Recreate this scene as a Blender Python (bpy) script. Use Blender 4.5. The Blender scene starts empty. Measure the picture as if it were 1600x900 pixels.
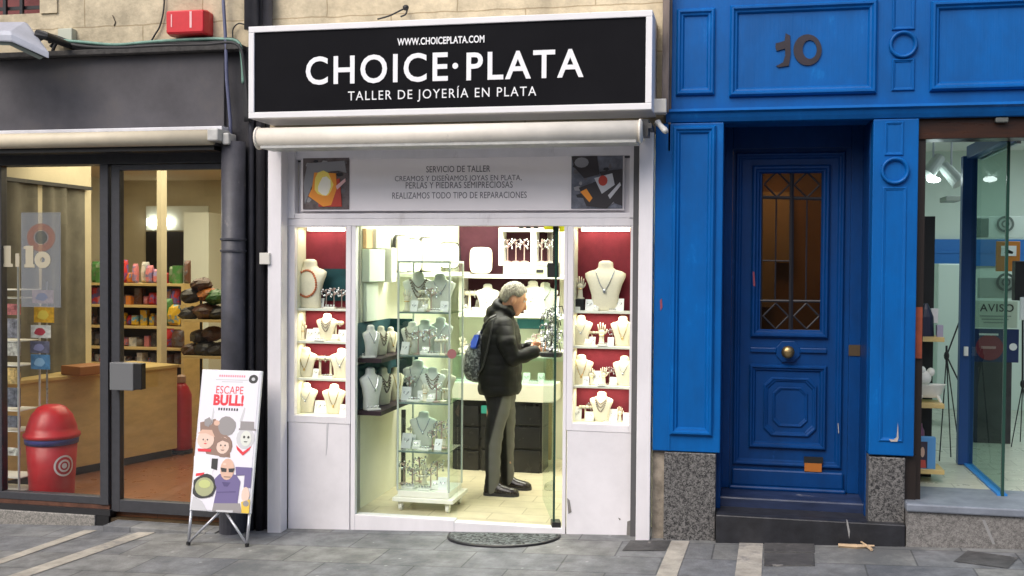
import bpy, bmesh, math, random
from mathutils import Vector, Matrix
R = math.radians
rnd = random.Random(7)
sc = bpy.context.scene
COL = sc.collection

# ---------------------------------------------------------------- camera
F, D, H = 1662.0, 6.9, 1.78
MR = ((0.97807191, 0.20813708, 0.00736899), (0.01202452, -0.02111125, -0.99970482), (-0.20792007, 0.97787181, -0.02315106))
cam = bpy.data.cameras.new('camera'); camo = bpy.data.objects.new('camera', cam); COL.objects.link(camo)
cam.sensor_width = 36; cam.lens = F / 1600 * 36; cam.clip_end = 500; cam.clip_start = .05
right, down, fwd = [Vector(v) for v in MR]
mw = Matrix((right, -down, -fwd)).transposed().to_4x4(); mw.translation = (0, -D, H)
camo.matrix_world = mw
sc.camera = camo

# ---------------------------------------------------------------- sky, sun, exposure
SUN_EL, SUN_AZ = 47, 205          # azimuth measured so that the sun stands in front of the facade, a bit to the left
w = bpy.data.worlds.new('World'); sc.world = w; w.use_nodes = True
nt = w.node_tree; bg = nt.nodes['Background']; bg.inputs[1].default_value = .13
sky = nt.nodes.new('ShaderNodeTexSky'); sky.sky_type = 'NISHITA'; sky.sun_disc = False
sky.sun_elevation = R(SUN_EL); sky.sun_rotation = R(SUN_AZ); sky.air_density = 1.0; sky.dust_density = 3.5; sky.ozone_density = 1.0
nt.links.new(sky.outputs[0], bg.inputs[0])
sl = bpy.data.lights.new('sun', 'SUN'); sl.energy = 1.2; sl.angle = R(45); sl.color = (1, .96, .9)
so = bpy.data.objects.new('sun', sl); COL.objects.link(so)
az = R(SUN_AZ); d = Vector((math.sin(az) * math.cos(R(SUN_EL)), math.cos(az) * math.cos(R(SUN_EL)), math.sin(R(SUN_EL))))
so.rotation_euler = d.to_track_quat('Z', 'Y').to_euler(); so.location = (0, -5, 20)
sc.view_settings.view_transform = 'Standard'; sc.view_settings.look = 'None'
sc.view_settings.exposure = EXPOSURE = 0.64; sc.view_settings.gamma = 1
sc.render.engine = 'CYCLES'
sc.cycles.max_bounces = 8; sc.cycles.transparent_max_bounces = 24; sc.cycles.use_denoising = True
sc.cycles.caustics_reflective = False; sc.cycles.caustics_refractive = False
sc.cycles.sample_clamp_indirect = 6

def area(name, loc, size, power, color, rot=(0, 0, 0), sy=None, spread=None):
    l = bpy.data.lights.new(name, 'AREA'); l.energy = power; l.color = color; l.size = size
    if sy: l.shape = 'RECTANGLE'; l.size_y = sy
    if spread: l.spread = R(spread)
    o = bpy.data.objects.new(name, l); COL.objects.link(o); o.location = loc; o.rotation_euler = rot
    return o

# ---------------------------------------------------------------- pixel -> world at a given depth
def ray(px, py):
    a, b = (px - 800) / F, (py - 450) / F
    return right * a + down * b + fwd
def P(px, py, Y=0.0):
    r = ray(px, py); t = (Y + D) / r.y
    return Vector((t * r.x, Y, H + t * r.z))
def PZ(px, py, Z=0.0):
    r = ray(px, py); t = (Z - H) / r.z
    return Vector((t * r.x, -D + t * r.y, Z))
def RC(x0, y0, x1, y1, Y=0.0):
    mx, my = (x0 + x1) / 2, (y0 + y1) / 2
    return P(x0, my, Y).x, P(x1, my, Y).x, P(mx, y1, Y).z, P(mx, y0, Y).z
def ZG(x): return .03 + .041 * x

# ---------------------------------------------------------------- mesh builder
def wloc(o):
    v = Vector()
    while o is not None: v = v + o.location; o = o.parent
    return v
class MB:
    def __init__(s): s.v = []; s.f = []; s.m = []; s.k = 0
    def add(s, vs, fs):
        n = len(s.v); s.v += [tuple(v) for v in vs]
        for f in fs: s.f.append([i + n for i in f]); s.m.append(s.k)
        return s
    def box(s, x0, x1, y0, y1, z0, z1):
        if x0 > x1: x0, x1 = x1, x0
        if y0 > y1: y0, y1 = y1, y0
        if z0 > z1: z0, z1 = z1, z0
        v = [(x0, y0, z0), (x1, y0, z0), (x1, y1, z0), (x0, y1, z0), (x0, y0, z1), (x1, y0, z1), (x1, y1, z1), (x0, y1, z1)]
        return s.add(v, [(0, 3, 2, 1), (4, 5, 6, 7), (0, 1, 5, 4), (1, 2, 6, 5), (2, 3, 7, 6), (3, 0, 4, 7)])
    def rbox(s, px0, py0, px1, py1, Y0, Y1):            # front face seen at the pixel rectangle, at depth Y0
        x0, x1, z0, z1 = RC(px0, py0, px1, py1, Y0); return s.box(x0, x1, Y0, Y1, z0, z1)
    def obox(s, c, u, hx, hy, z0, z1):                  # box turned by angle u about z
        c0, s0 = math.cos(u), math.sin(u); v = []
        for z in (z0, z1):
            for a, b in ((-hx, -hy), (hx, -hy), (hx, hy), (-hx, hy)):
                v.append((c[0] + a * c0 - b * s0, c[1] + a * s0 + b * c0, z))
        return s.add(v, [(0, 3, 2, 1), (4, 5, 6, 7), (0, 1, 5, 4), (1, 2, 6, 5), (2, 3, 7, 6), (3, 0, 4, 7)])
    def tube(s, pts, r, n=10, cap=True):                # path with radius or radii
        pts = [Vector(p) for p in pts]; rs = r if isinstance(r, (list, tuple)) else [r] * len(pts)
        base = len(s.v); up = Vector((0, 0, 1)); prev = None
        for i, p in enumerate(pts):
            t = (pts[min(i + 1, len(pts) - 1)] - pts[max(i - 1, 0)])
            if t.length < 1e-9: t = Vector((0, 0, 1))
            t.normalize()
            if prev is None:
                a = t.cross(up if abs(t.z) < .9 else Vector((1, 0, 0))).normalized()
            else:
                a = (prev - t * prev.dot(t)).normalized()
            prev = a; b = t.cross(a)
            for k in range(n):
                g = 2 * math.pi * k / n
                s.v.append(tuple(p + (a * math.cos(g) + b * math.sin(g)) * rs[i]))
        for i in range(len(pts) - 1):
            for k in range(n):
                q = base + i * n; s.f.append([q + k, q + (k + 1) % n, q + n + (k + 1) % n, q + n + k]); s.m.append(s.k)
        if cap:
            s.f.append([base + k for k in range(n)][::-1]); s.m.append(s.k)
            q = base + (len(pts) - 1) * n; s.f.append([q + k for k in range(n)]); s.m.append(s.k)
        return s
    def lathe(s, c, prof, n=24, ax='z', sx=1, sy=1):    # profile of (radius, height)
        base = len(s.v)
        for (r, h) in prof:
            for k in range(n):
                g = 2 * math.pi * k / n; a, b = r * math.cos(g) * sx, r * math.sin(g) * sy
                v = (a, b, h) if ax == 'z' else ((a, -h, b) if ax == 'y' else (h, a, b))
                s.v.append((c[0] + v[0], c[1] + v[1], c[2] + v[2]))
        for i in range(len(prof) - 1):
            for k in range(n):
                q = base + i * n; s.f.append([q + k, q + (k + 1) % n, q + n + (k + 1) % n, q + n + k]); s.m.append(s.k)
        s.f.append([base + k for k in range(n)][::-1]); s.m.append(s.k)
        q = base + (len(prof) - 1) * n; s.f.append([q + k for k in range(n)]); s.m.append(s.k)
        return s
    def ball(s, c, rx, ry=None, rz=None, n=14, m=9):
        ry = ry or rx; rz = rz or rx
        prof = [(max(math.sin(math.pi * i / m), .02), -math.cos(math.pi * i / m)) for i in range(m + 1)]
        base = len(s.v)
        for r, h in prof:
            for k in range(n):
                g = 2 * math.pi * k / n; s.v.append((c[0] + r * math.cos(g) * rx, c[1] + r * math.sin(g) * ry, c[2] + h * rz))
        for i in range(m):
            for k in range(n):
                q = base + i * n; s.f.append([q + k, q + (k + 1) % n, q + n + (k + 1) % n, q + n + k]); s.m.append(s.k)
        s.f.append([base + k for k in range(n)][::-1]); s.m.append(s.k); q = base + m * n; s.f.append([q + k for k in range(n)]); s.m.append(s.k)
        return s
    def prism(s, poly, Y0, Y1):                         # polygon of (x, z), from Y0 (front) to Y1
        n = len(poly); v = [(x, Y0, z) for x, z in poly] + [(x, Y1, z) for x, z in poly]
        return s.add(v, [list(range(n)), [n + i for i in range(n)][::-1]] + [[i, n + i, n + (i + 1) % n, (i + 1) % n] for i in range(n)])
    def pprism(s, pix, Y0, Y1):
        return s.prism([(P(a, b, Y0).x, P(a, b, Y0).z) for a, b in pix], Y0, Y1)
    def rings(s, rs, close_first=False, close_last=False):   # nested loops of equal length, each a list of points
        n = len(rs[0]); base = len(s.v)
        for r in rs: s.v += [tuple(p) for p in r]
        for i in range(len(rs) - 1):
            for k in range(n):
                q = base + i * n; s.f.append([q + k, q + (k + 1) % n, q + n + (k + 1) % n, q + n + k]); s.m.append(s.k)
        if close_last: q = base + (len(rs) - 1) * n; s.f.append([q + k for k in range(n)]); s.m.append(s.k)
        return s
    def build(s, name, mat, parent=None, bevel=0, smooth=False, origin=None, seg=2):
        me = bpy.data.meshes.new(name); me.from_pydata(s.v, [], s.f); me.validate()
        mats = mat if isinstance(mat, (list, tuple)) else [mat]
        for m in mats: me.materials.append(m)
        bm = bmesh.new(); bm.from_mesh(me); bmesh.ops.recalc_face_normals(bm, faces=bm.faces); bm.to_mesh(me); bm.free()
        if len(mats) > 1 and len(s.m) == len(me.polygons): me.polygons.foreach_set('material_index', s.m)
        o = bpy.data.objects.new(name, me); COL.objects.link(o)
        if smooth:
            me.polygons.foreach_set('use_smooth', [True] * len(me.polygons))
        if origin is not None:
            me.transform(Matrix.Translation(-Vector(origin))); o.location = origin
        if parent is not None:
            o.parent = parent
            o.location = (Vector(origin) if origin is not None else Vector()) - wloc(parent)
        if bevel:
            b = o.modifiers.new('bevel', 'BEVEL'); b.width = bevel; b.segments = seg; b.limit_method = 'ANGLE'; b.angle_limit = R(40)
            b.harden_normals = False
        return o

def rect(x0, x1, z0, z1, Y, i=0, cut=0):
    x0, x1, z0, z1 = x0 + i, x1 - i, z0 + i, z1 - i
    if not cut: return [(x0, Y, z0), (x1, Y, z0), (x1, Y, z1), (x0, Y, z1)]
    c = cut
    return [(x0 + c, Y, z0), (x1 - c, Y, z0), (x1, Y, z0 + c), (x1, Y, z1 - c), (x1 - c, Y, z1), (x0 + c, Y, z1), (x0, Y, z1 - c), (x0, Y, z0 + c)]
def mould(mb, r, Y, w=.03, d=.018, sink=0, cut=0):      # a mitred picture-frame moulding on the plane Y
    mb.rings([rect(*r, Y, 0, cut), rect(*r, Y - d * .55, 0, cut), rect(*r, Y - d, w * .22, cut), rect(*r, Y - d, w * .42, cut),
              rect(*r, Y - d * .55, w * .62, cut), rect(*r, Y - d * .5, w * .8, cut), rect(*r, Y + sink - .0005, w, cut)])
def thing(name, label, cat, loc=(0, 0, 0), group=None):
    o = bpy.data.objects.new(name, None); COL.objects.link(o); o.location = loc; o.empty_display_size = .1
    return tag(o, label, cat, group)
def tag(o, label, cat, group=None):
    o['label'] = label; o['category'] = cat
    if group: o['group'] = group
    return o
def struct(o): o['kind'] = 'structure'; return o
def copy_tree(o, loc, label, group=None, parent=None, scale=None, rot=None):
    c = o.copy(); COL.objects.link(c)
    if parent is None:
        c.location = loc; c['label'] = label
        if group: c['group'] = group
        if scale is not None: c.scale = scale if isinstance(scale, (list, tuple)) else (scale,) * 3
        if rot is not None: c.rotation_euler = (0, 0, rot)
    else: c.parent = parent
    for ch in [x for x in KIDS.get(o.name, [])]:
        cc = copy_tree(ch, None, None, parent=c); KIDS.setdefault(c.name, []).append(cc)
    return c
KIDS = {}
def reg(parent, *kids):
    for k in kids: KIDS.setdefault(parent.name, []).append(k)

# ---------------------------------------------------------------- materials
MC = {}
def mat(name, col, rough=.6, metal=0, var=0.0, vscale=8, bump=0, bscale=60, col2=None, spec=None, coat=0, stain=None, emit=None, es=0, ramp=(.35, .65), stretch=None):
    if name in MC: return MC[name]
    m = bpy.data.materials.new(name); m.use_nodes = True; MC[name] = m
    nt = m.node_tree; b = nt.nodes['Principled BSDF']; L = nt.links.new
    b.inputs['Base Color'].default_value = (*col, 1); b.inputs['Roughness'].default_value = rough; b.inputs['Metallic'].default_value = metal
    if spec is not None: b.inputs['Specular IOR Level'].default_value = spec
    if coat: b.inputs['Coat Weight'].default_value = coat; b.inputs['Coat Roughness'].default_value = .15
    if emit: b.inputs['Emission Color'].default_value = (*emit, 1); b.inputs['Emission Strength'].default_value = es
    tc = nt.nodes.new('ShaderNodeTexCoord'); src = tc.outputs['Object']
    if stretch:
        mp = nt.nodes.new('ShaderNodeMapping'); mp.inputs['Scale'].default_value = stretch; L(src, mp.inputs[0]); src = mp.outputs[0]
    out = None
    if var or col2:
        n = nt.nodes.new('ShaderNodeTexNoise'); n.inputs['Scale'].default_value = vscale; n.inputs['Detail'].default_value = 7; n.inputs['Roughness'].default_value = .65
        L(src, n.inputs[0]); cr = nt.nodes.new('ShaderNodeValToRGB'); L(n.outputs[0], cr.inputs[0])
        c2 = col2 or tuple(c * (1 - var) for c in col); c1 = col if col2 else tuple(min(c * (1 + var * .6), 1) for c in col)
        cr.color_ramp.elements[0].position = ramp[0]; cr.color_ramp.elements[1].position = ramp[1]
        cr.color_ramp.elements[0].color = (*c2, 1); cr.color_ramp.elements[1].color = (*c1, 1); out = cr.outputs[0]
        rr = nt.nodes.new('ShaderNodeMapRange'); L(n.outputs[0], rr.inputs[0]); rr.inputs[3].default_value = min(rough + .12, 1); rr.inputs[4].default_value = max(rough - .12, .03)
        L(rr.outputs[0], b.inputs['Roughness'])
    if stain:                                            # (colour, scale, threshold, softness): blotches / chips with a shape of their own
        sc_, th, sf = stain[1:4]
        n2 = nt.nodes.new('ShaderNodeTexNoise'); n2.inputs['Scale'].default_value = sc_; n2.inputs['Detail'].default_value = 9; n2.inputs['Roughness'].default_value = .7
        L(src, n2.inputs[0]); mr = nt.nodes.new('ShaderNodeMapRange'); L(n2.outputs[0], mr.inputs[0]); mr.inputs[1].default_value = th; mr.inputs[2].default_value = th + sf
        mx = nt.nodes.new('ShaderNodeMix'); mx.data_type = 'RGBA'; L(mr.outputs[0], mx.inputs[0])
        if out: L(out, mx.inputs[6])
        else: mx.inputs[6].default_value = (*col, 1)
        mx.inputs[7].default_value = (*stain[0], 1); out = mx.outputs[2]
    if out: L(out, b.inputs['Base Color'])
    if bump:
        n3 = nt.nodes.new('ShaderNodeTexNoise'); n3.inputs['Scale'].default_value = bscale; n3.inputs['Detail'].default_value = 6
        L(src, n3.inputs[0]); bp = nt.nodes.new('ShaderNodeBump'); bp.inputs['Strength'].default_value = bump; bp.inputs['Distance'].default_value = .01
        L(n3.outputs[0], bp.inputs['Height']); L(bp.outputs[0], b.inputs['Normal'])
    return m
def glass(name, tint=(1, 1, 1), f0=.04, rough=.0, fac=.5):
    if name in MC: return MC[name]
    m = bpy.data.materials.new(name); m.use_nodes = True; MC[name] = m; nt = m.node_tree; L = nt.links.new
    nt.nodes.remove(nt.nodes['Principled BSDF']); o = nt.nodes['Material Output']
    t = nt.nodes.new('ShaderNodeBsdfTransparent'); t.inputs[0].default_value = (*tint, 1)
    g = nt.nodes.new('ShaderNodeBsdfGlossy'); g.inputs['Roughness'].default_value = rough
    lw = nt.nodes.new('ShaderNodeFresnel'); lw.inputs[0].default_value = 1.5
    mm = nt.nodes.new('ShaderNodeMath'); mm.operation = 'MULTIPLY'; mm.inputs[1].default_value = fac; L(lw.outputs[0], mm.inputs[0])
    ge = nt.nodes.new('ShaderNodeNewGeometry'); fb = nt.nodes.new('ShaderNodeMath'); fb.operation = 'SUBTRACT'; fb.inputs[0].default_value = 1; L(ge.outputs['Backfacing'], fb.inputs[1])
    m3 = nt.nodes.new('ShaderNodeMath'); m3.operation = 'MULTIPLY'; L(mm.outputs[0], m3.inputs[0]); L(fb.outputs[0], m3.inputs[1]); mm = m3
    mx = nt.nodes.new('ShaderNodeMixShader'); L(mm.outputs[0], mx.inputs[0]); L(t.outputs[0], mx.inputs[1]); L(g.outputs[0], mx.inputs[2]); L(mx.outputs[0], o.inputs[0])
    return m
def chips(m, col, scale, th, low=None):
    nt = m.node_tree; L = nt.links.new; b = nt.nodes['Principled BSDF']; src = b.inputs['Base Color'].links[0].from_socket
    tc = nt.nodes.new('ShaderNodeTexCoord'); mp = nt.nodes.new('ShaderNodeMapping'); mp.inputs['Scale'].default_value = (1, 1, .5); L(tc.outputs['Object'], mp.inputs[0])
    n = nt.nodes.new('ShaderNodeTexNoise'); n.inputs['Scale'].default_value = scale; n.inputs['Detail'].default_value = 8; n.inputs['Roughness'].default_value = .75; L(mp.outputs[0], n.inputs[0])
    mr = nt.nodes.new('ShaderNodeMapRange'); L(n.outputs[0], mr.inputs[0]); mr.inputs[1].default_value = th; mr.inputs[2].default_value = th + .015
    mx = nt.nodes.new('ShaderNodeMix'); mx.data_type = 'RGBA'; L(mr.outputs[0], mx.inputs[0]); L(src, mx.inputs[6]); mx.inputs[7].default_value = (*col, 1); L(mx.outputs[2], b.inputs['Base Color'])
    # vertical brush strokes
    m2 = nt.nodes.new('ShaderNodeMapping'); m2.inputs['Scale'].default_value = (90, 90, 3); L(tc.outputs['Object'], m2.inputs[0]); n2 = nt.nodes.new('ShaderNodeTexNoise'); n2.inputs['Scale'].default_value = 1; L(m2.outputs[0], n2.inputs[0])
    bp = nt.nodes.new('ShaderNodeBump'); bp.inputs['Strength'].default_value = .25; bp.inputs['Distance'].default_value = .004; L(n2.outputs[0], bp.inputs['Height'])
    o = b.inputs['Normal'].links[0].from_socket; L(o, bp.inputs['Normal']); L(bp.outputs[0], b.inputs['Normal'])
def film(name, col, a):                                   # thin printed film: partly see-through
    if name in MC: return MC[name]
    m = bpy.data.materials.new(name); m.use_nodes = True; MC[name] = m; nt = m.node_tree; b = nt.nodes['Principled BSDF']; b.inputs['Base Color'].default_value = (*col, 1); b.inputs['Alpha'].default_value = a
    return m
def emis(name, col, s):
    return mat(name, col, .5, emit=col, es=s)

def stone_blocks():
    m = mat('cream_stone', (.60, .51, .35), .9, var=.30, vscale=5, bump=.5, bscale=35, stain=((.34, .28, .19), 3.2, .62, .12))
    nt = m.node_tree; L = nt.links.new; b = nt.nodes['Principled BSDF']
    src = b.inputs['Base Color'].links[0].from_socket
    tc = nt.nodes.new('ShaderNodeTexCoord'); sp = nt.nodes.new('ShaderNodeSeparateXYZ'); cb = nt.nodes.new('ShaderNodeCombineXYZ')
    L(tc.outputs['Object'], sp.inputs[0]); L(sp.outputs[0], cb.inputs[0]); L(sp.outputs[2], cb.inputs[1])
    nz = nt.nodes.new('ShaderNodeTexNoise'); nz.inputs['Scale'].default_value = 7; L(tc.outputs['Object'], nz.inputs[0])
    ma = nt.nodes.new('ShaderNodeMapRange'); L(nz.outputs[0], ma.inputs[0]); ma.inputs[3].default_value = -.012; ma.inputs[4].default_value = .012
    va = nt.nodes.new('ShaderNodeVectorMath'); L(cb.outputs[0], va.inputs[0]); L(ma.outputs[0], va.inputs[1])
    br = nt.nodes.new('ShaderNodeTexBrick'); L(va.outputs[0], br.inputs[0]); br.inputs['Scale'].default_value = 1
    br.inputs['Brick Width'].default_value = .93; br.inputs['Row Height'].default_value = .315; br.inputs['Mortar Size'].default_value = .006; br.inputs['Mortar Smooth'].default_value = .6
    br.inputs['Color1'].default_value = (1, 1, 1, 1); br.inputs['Color2'].default_value = (.92, .93, .95, 1); br.inputs['Mortar'].default_value = (.62, .58, .52, 1)
    mx = nt.nodes.new('ShaderNodeMix'); mx.data_type = 'RGBA'; mx.blend_type = 'MULTIPLY'; mx.inputs[0].default_value = 1
    L(src, mx.inputs[6]); L(br.outputs[0], mx.inputs[7]); L(mx.outputs[2], b.inputs['Base Color'])
    return m
def paving():
    m = mat('paving_stone', (.20, .203, .208), .75, var=.34, vscale=6, bump=.5, bscale=60, stain=((.115, .12, .128), 1.6, .50, .12))
    nt = m.node_tree; L = nt.links.new; b = nt.nodes['Principled BSDF']
    src = b.inputs['Base Color'].links[0].from_socket
    tc = nt.nodes.new('ShaderNodeTexCoord'); mp = nt.nodes.new('ShaderNodeMapping'); L(tc.outputs['Object'], mp.inputs[0])
    mp.inputs['Rotation'].default_value = (0, 0, R(2)); mp.inputs['Location'].default_value = (.12, .13, 0)
    br = nt.nodes.new('ShaderNodeTexBrick'); L(mp.outputs[0], br.inputs[0]); br.inputs['Scale'].default_value = 1
    br.inputs['Brick Width'].default_value = .58; br.inputs['Row Height'].default_value = .36; br.inputs['Mortar Size'].default_value = .006; br.inputs['Mortar Smooth'].default_value = .4
    br.inputs['Color1'].default_value = (1.08, 1.07, 1.0, 1); br.inputs['Color2'].default_value = (.84, .86, .90, 1); br.inputs['Mortar'].default_value = (.5, .5, .5, 1)
    mx = nt.nodes.new('ShaderNodeMix'); mx.data_type = 'RGBA'; mx.blend_type = 'MULTIPLY'; mx.inputs[0].default_value = 1
    L(src, mx.inputs[6]); L(br.outputs[0], mx.inputs[7])
    # pale specks (old chewing gum, scuffs)
    vo = nt.nodes.new('ShaderNodeTexVoronoi'); vo.inputs['Scale'].default_value = 7.5; L(tc.outputs['Object'], vo.inputs[0])
    mr = nt.nodes.new('ShaderNodeMapRange'); L(vo.outputs['Distance'], mr.inputs[0]); mr.inputs[1].default_value = .10; mr.inputs[2].default_value = .06
    nz = nt.nodes.new('ShaderNodeTexNoise'); nz.inputs['Scale'].default_value = 3; L(tc.outputs['Object'], nz.inputs[0])
    gt = nt.nodes.new('ShaderNodeMath'); gt.operation = 'GREATER_THAN'; L(nz.outputs[0], gt.inputs[0]); gt.inputs[1].default_value = .52
    mu = nt.nodes.new('ShaderNodeMath'); mu.operation = 'MULTIPLY'; L(mr.outputs[0], mu.inputs[0]); L(gt.outputs[0], mu.inputs[1])
    mu2 = nt.nodes.new('ShaderNodeMath'); mu2.operation = 'MULTIPLY'; L(mu.outputs[0], mu2.inputs[0]); mu2.inputs[1].default_value = .45
    m2 = nt.nodes.new('ShaderNodeMix'); m2.data_type = 'RGBA'; L(mu2.outputs[0], m2.inputs[0]); L(mx.outputs[2], m2.inputs[6]); m2.inputs[7].default_value = (.5, .5, .5, 1)
    L(m2.outputs[2], b.inputs['Base Color'])
    return m
def tiles(name, c1, c2, mort, bw, bh, rough=.35, off=.5):
    m = mat(name, c1, rough, var=.1, vscale=6); nt = m.node_tree; L = nt.links.new; b = nt.nodes['Principled BSDF']
    src = b.inputs['Base Color'].links[0].from_socket; tc = nt.nodes.new('ShaderNodeTexCoord')
    br = nt.nodes.new('ShaderNodeTexBrick'); L(tc.outputs['Object'], br.inputs[0]); br.inputs['Scale'].default_value = 1; br.offset = off
    br.inputs['Brick Width'].default_value = bw; br.inputs['Row Height'].default_value = bh; br.inputs['Mortar Size'].default_value = .004
    br.inputs['Color1'].default_value = (1, 1, 1, 1); br.inputs['Color2'].default_value = (*c2, 1); br.inputs['Mortar'].default_value = (*mort, 1)
    mx = nt.nodes.new('ShaderNodeMix'); mx.data_type = 'RGBA'; mx.blend_type = 'MULTIPLY'; mx.inputs[0].default_value = 1
    L(src, mx.inputs[6]); L(br.outputs[0], mx.inputs[7]); L(mx.outputs[2], b.inputs['Base Color'])
    return m
def granite(name, dark, light, scale=160):
    m = mat(name, light, .45, var=0, bump=.12, bscale=90); nt = m.node_tree; L = nt.links.new; b = nt.nodes['Principled BSDF']
    tc = nt.nodes.new('ShaderNodeTexCoord'); vo = nt.nodes.new('ShaderNodeTexVoronoi'); vo.inputs['Scale'].default_value = scale; L(tc.outputs['Object'], vo.inputs[0])
    sx = nt.nodes.new('ShaderNodeSeparateXYZ'); L(vo.outputs['Color'], sx.inputs[0])
    n = nt.nodes.new('ShaderNodeTexNoise'); n.inputs['Scale'].default_value = 45; n.inputs['Detail'].default_value = 5; L(tc.outputs['Object'], n.inputs[0])
    ad = nt.nodes.new('ShaderNodeMath'); ad.operation = 'MULTIPLY_ADD'; L(sx.outputs[0], ad.inputs[0]); ad.inputs[1].default_value = .45; L(n.outputs[0], ad.inputs[2])
    cr = nt.nodes.new('ShaderNodeValToRGB'); L(ad.outputs[0], cr.inputs[0]); e = cr.color_ramp.elements
    e[0].position = .5; e[0].color = (*dark, 1); e[1].position = .95; e[1].color = (*light, 1)
    L(cr.outputs[0], b.inputs['Base Color']); return m

M_stone = stone_blocks(); M_pave = paving()
M_fascia = mat('anthracite_render', (.088, .084, .092), .85, var=.22, vscale=2.2, bump=.08, bscale=120, stain=((.10, .088, .075), 1.1, .5, .25))
M_anth = mat('anthracite_metal', (.050, .051, .058), .42, var=.15, vscale=20)
M_dpipe = mat('dark_painted_pipe', (.055, .055, .068), .5, var=.3, vscale=6, bump=.15, bscale=50, stain=((.13, .12, .12), 9, .63, .05))
M_darkwall = mat('dark_painted_wall', (.022, .021, .027), .65, var=.3, vscale=5, bump=.2, bscale=40)
M_black = mat('black_plastic', (.012, .012, .013), .45, var=.2)
M_rubber = mat('black_rubber_cable', (.02, .02, .022), .6)
M_green = mat('green_cable_sheath', (.16, .30, .24), .5, var=.3, vscale=12)
M_white = mat('white_painted_metal', (.78, .76, .79), .42, var=.09, vscale=3.5, bump=.06, bscale=15, stain=((.52, .49, .50), 3.2, .62, .10), stretch=(1, 1, .35))
M_whiteworn = mat('worn_white_door_panel', (.77, .75, .78), .45, var=.08, vscale=3, bump=.08, bscale=9, stain=((.22, .20, .19), 2.4, .735, .012))
M_signblk = mat('black_sign_face', (.009, .009, .011), .7, var=.12, vscale=2, spec=.06)
M_signwh = mat('white_sign_lettering', (.86, .86, .88), .4)
M_awn = mat('cream_awning_case', (.80, .75, .66), .4, var=.1, vscale=4, stain=((.45, .42, .38), 7, .66, .05))
M_awnm = mat('grey_awning_bracket', (.52, .52, .5), .45, var=.15, vscale=15)
M_transom = mat('transom_board_print', (.86, .82, .84), .5, var=.03, vscale=3)
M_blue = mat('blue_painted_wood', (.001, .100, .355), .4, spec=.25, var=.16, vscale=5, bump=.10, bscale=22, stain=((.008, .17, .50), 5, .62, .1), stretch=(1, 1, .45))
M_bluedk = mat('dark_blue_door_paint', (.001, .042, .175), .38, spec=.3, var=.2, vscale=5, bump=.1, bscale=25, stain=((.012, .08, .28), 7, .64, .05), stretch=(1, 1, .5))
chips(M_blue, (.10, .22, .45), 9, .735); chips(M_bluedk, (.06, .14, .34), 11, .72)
M_chip = mat('chipped_paint', (.42, .38, .36), .7, var=.3, vscale=30)
M_granite = granite('speckled_granite', (.016, .016, .018), (.19, .185, .18), 150)
M_granite2 = granite('grey_step_granite', (.12, .115, .11), (.26, .25, .24), 160)
M_gbase = granite('pale_granite_base', (.17, .165, .15), (.34, .32, .29), 120)
M_blkstone = mat('black_stone_step', (.022, .023, .028), .4, var=.4, vscale=9, bump=.2, bscale=30, stain=((.12, .12, .12), 6, .66, .05))
M_bluestone = mat('painted_blue_stone_step', (.022, .035, .085), .35, var=.4, vscale=6, bump=.3, bscale=20, stain=((.22, .22, .24), 8, .62, .05), stretch=(.5, 1, 1.6))
M_slate = mat('bluegrey_slate_tread', (.20, .225, .27), .45, var=.2, vscale=6, bump=.15, bscale=30)
M_brownwood = mat('dark_brown_varnish', (.045, .018, .010), .3, var=.5, vscale=10, stretch=(.4, 1, 3))
M_brass = mat('aged_brass', (.34, .25, .12), .38, metal=.9, var=.3, vscale=20)
M_iron = mat('black_iron', (.012, .012, .016), .5)
M_glass = glass('window_glass', (.97, .98, .97), fac=1.7)
M_glassg = glass('green_tinted_glass', (.90, .965, .93), fac=.7)
M_glassc = glass('clear_case_glass', (.975, .995, .985), fac=.5)
M_amber = glass('amber_lobby_glass', (.50, .42, .34), fac=.9)
M_red = mat('red_plastic', (.50, .012, .018), .38, var=.12, vscale=5)
M_redbox = mat('red_alarm_plastic', (.62, .02, .03), .35, var=.1, vscale=9)
M_grey = mat('grey_metal', (.42, .44, .50), .45, var=.1, vscale=8)
M_steel = mat('brushed_steel', (.55, .56, .58), .3, metal=.9, var=.1, vscale=20)
M_silver = mat('polished_silver', (.75, .76, .78), .2, metal=1, var=.2, vscale=60)
M_gold = mat('gold_chain', (.8, .55, .2), .25, metal=1)
M_cream = mat('cream_wall_paint', (.70, .70, .56), .7, var=.05, vscale=2)
M_leftwall = mat('yellow_cream_shop_wall', (.60, .54, .38), .7, var=.12, vscale=1.5)
M_burg = mat('burgundy_felt', (.16, .010, .024), .9, var=.15, vscale=14, bump=.1, bscale=200)
M_burg2 = mat('dark_burgundy_backboard', (.045, .005, .014), .85, var=.15, vscale=9)
M_bust = mat('cream_leatherette', (.80, .74, .58), .5, var=.04, vscale=20)
M_bustw = mat('white_leatherette', (.82, .81, .76), .45, var=.04, vscale=20)
M_shelfw = mat('white_laminate', (.80, .79, .70), .4, var=.04, vscale=5)
M_teal = mat('dark_teal_velvet', (.006, .055, .07), .9, var=.2, vscale=12)
M_jblack = mat('black_lacquer_drawers', (.012, .012, .014), .3, var=.2, vscale=4)
M_wood = mat('pale_beech_laminate', (.62, .46, .19), .5, var=.15, vscale=4, stretch=(.4, 1, 3))
M_terr = tiles('terracotta_floor', (.28, .11, .045), (.85, .8, .8), (.5, .5, .5), .33, .33, .3)
M_jfloor = tiles('cream_floor_tiles', (.58, .53, .37), (.9, .88, .86), (.62, .6, .55), .42, .2, .35)
M_rfloor = tiles('pale_floor_tiles', (.55, .56, .47), (.92, .92, .92), (.6, .6, .6), .4, .2, .3)
M_mat = granite('speckled_doormat', (.008, .009, .010), (.15, .165, .165), 60)
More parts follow.
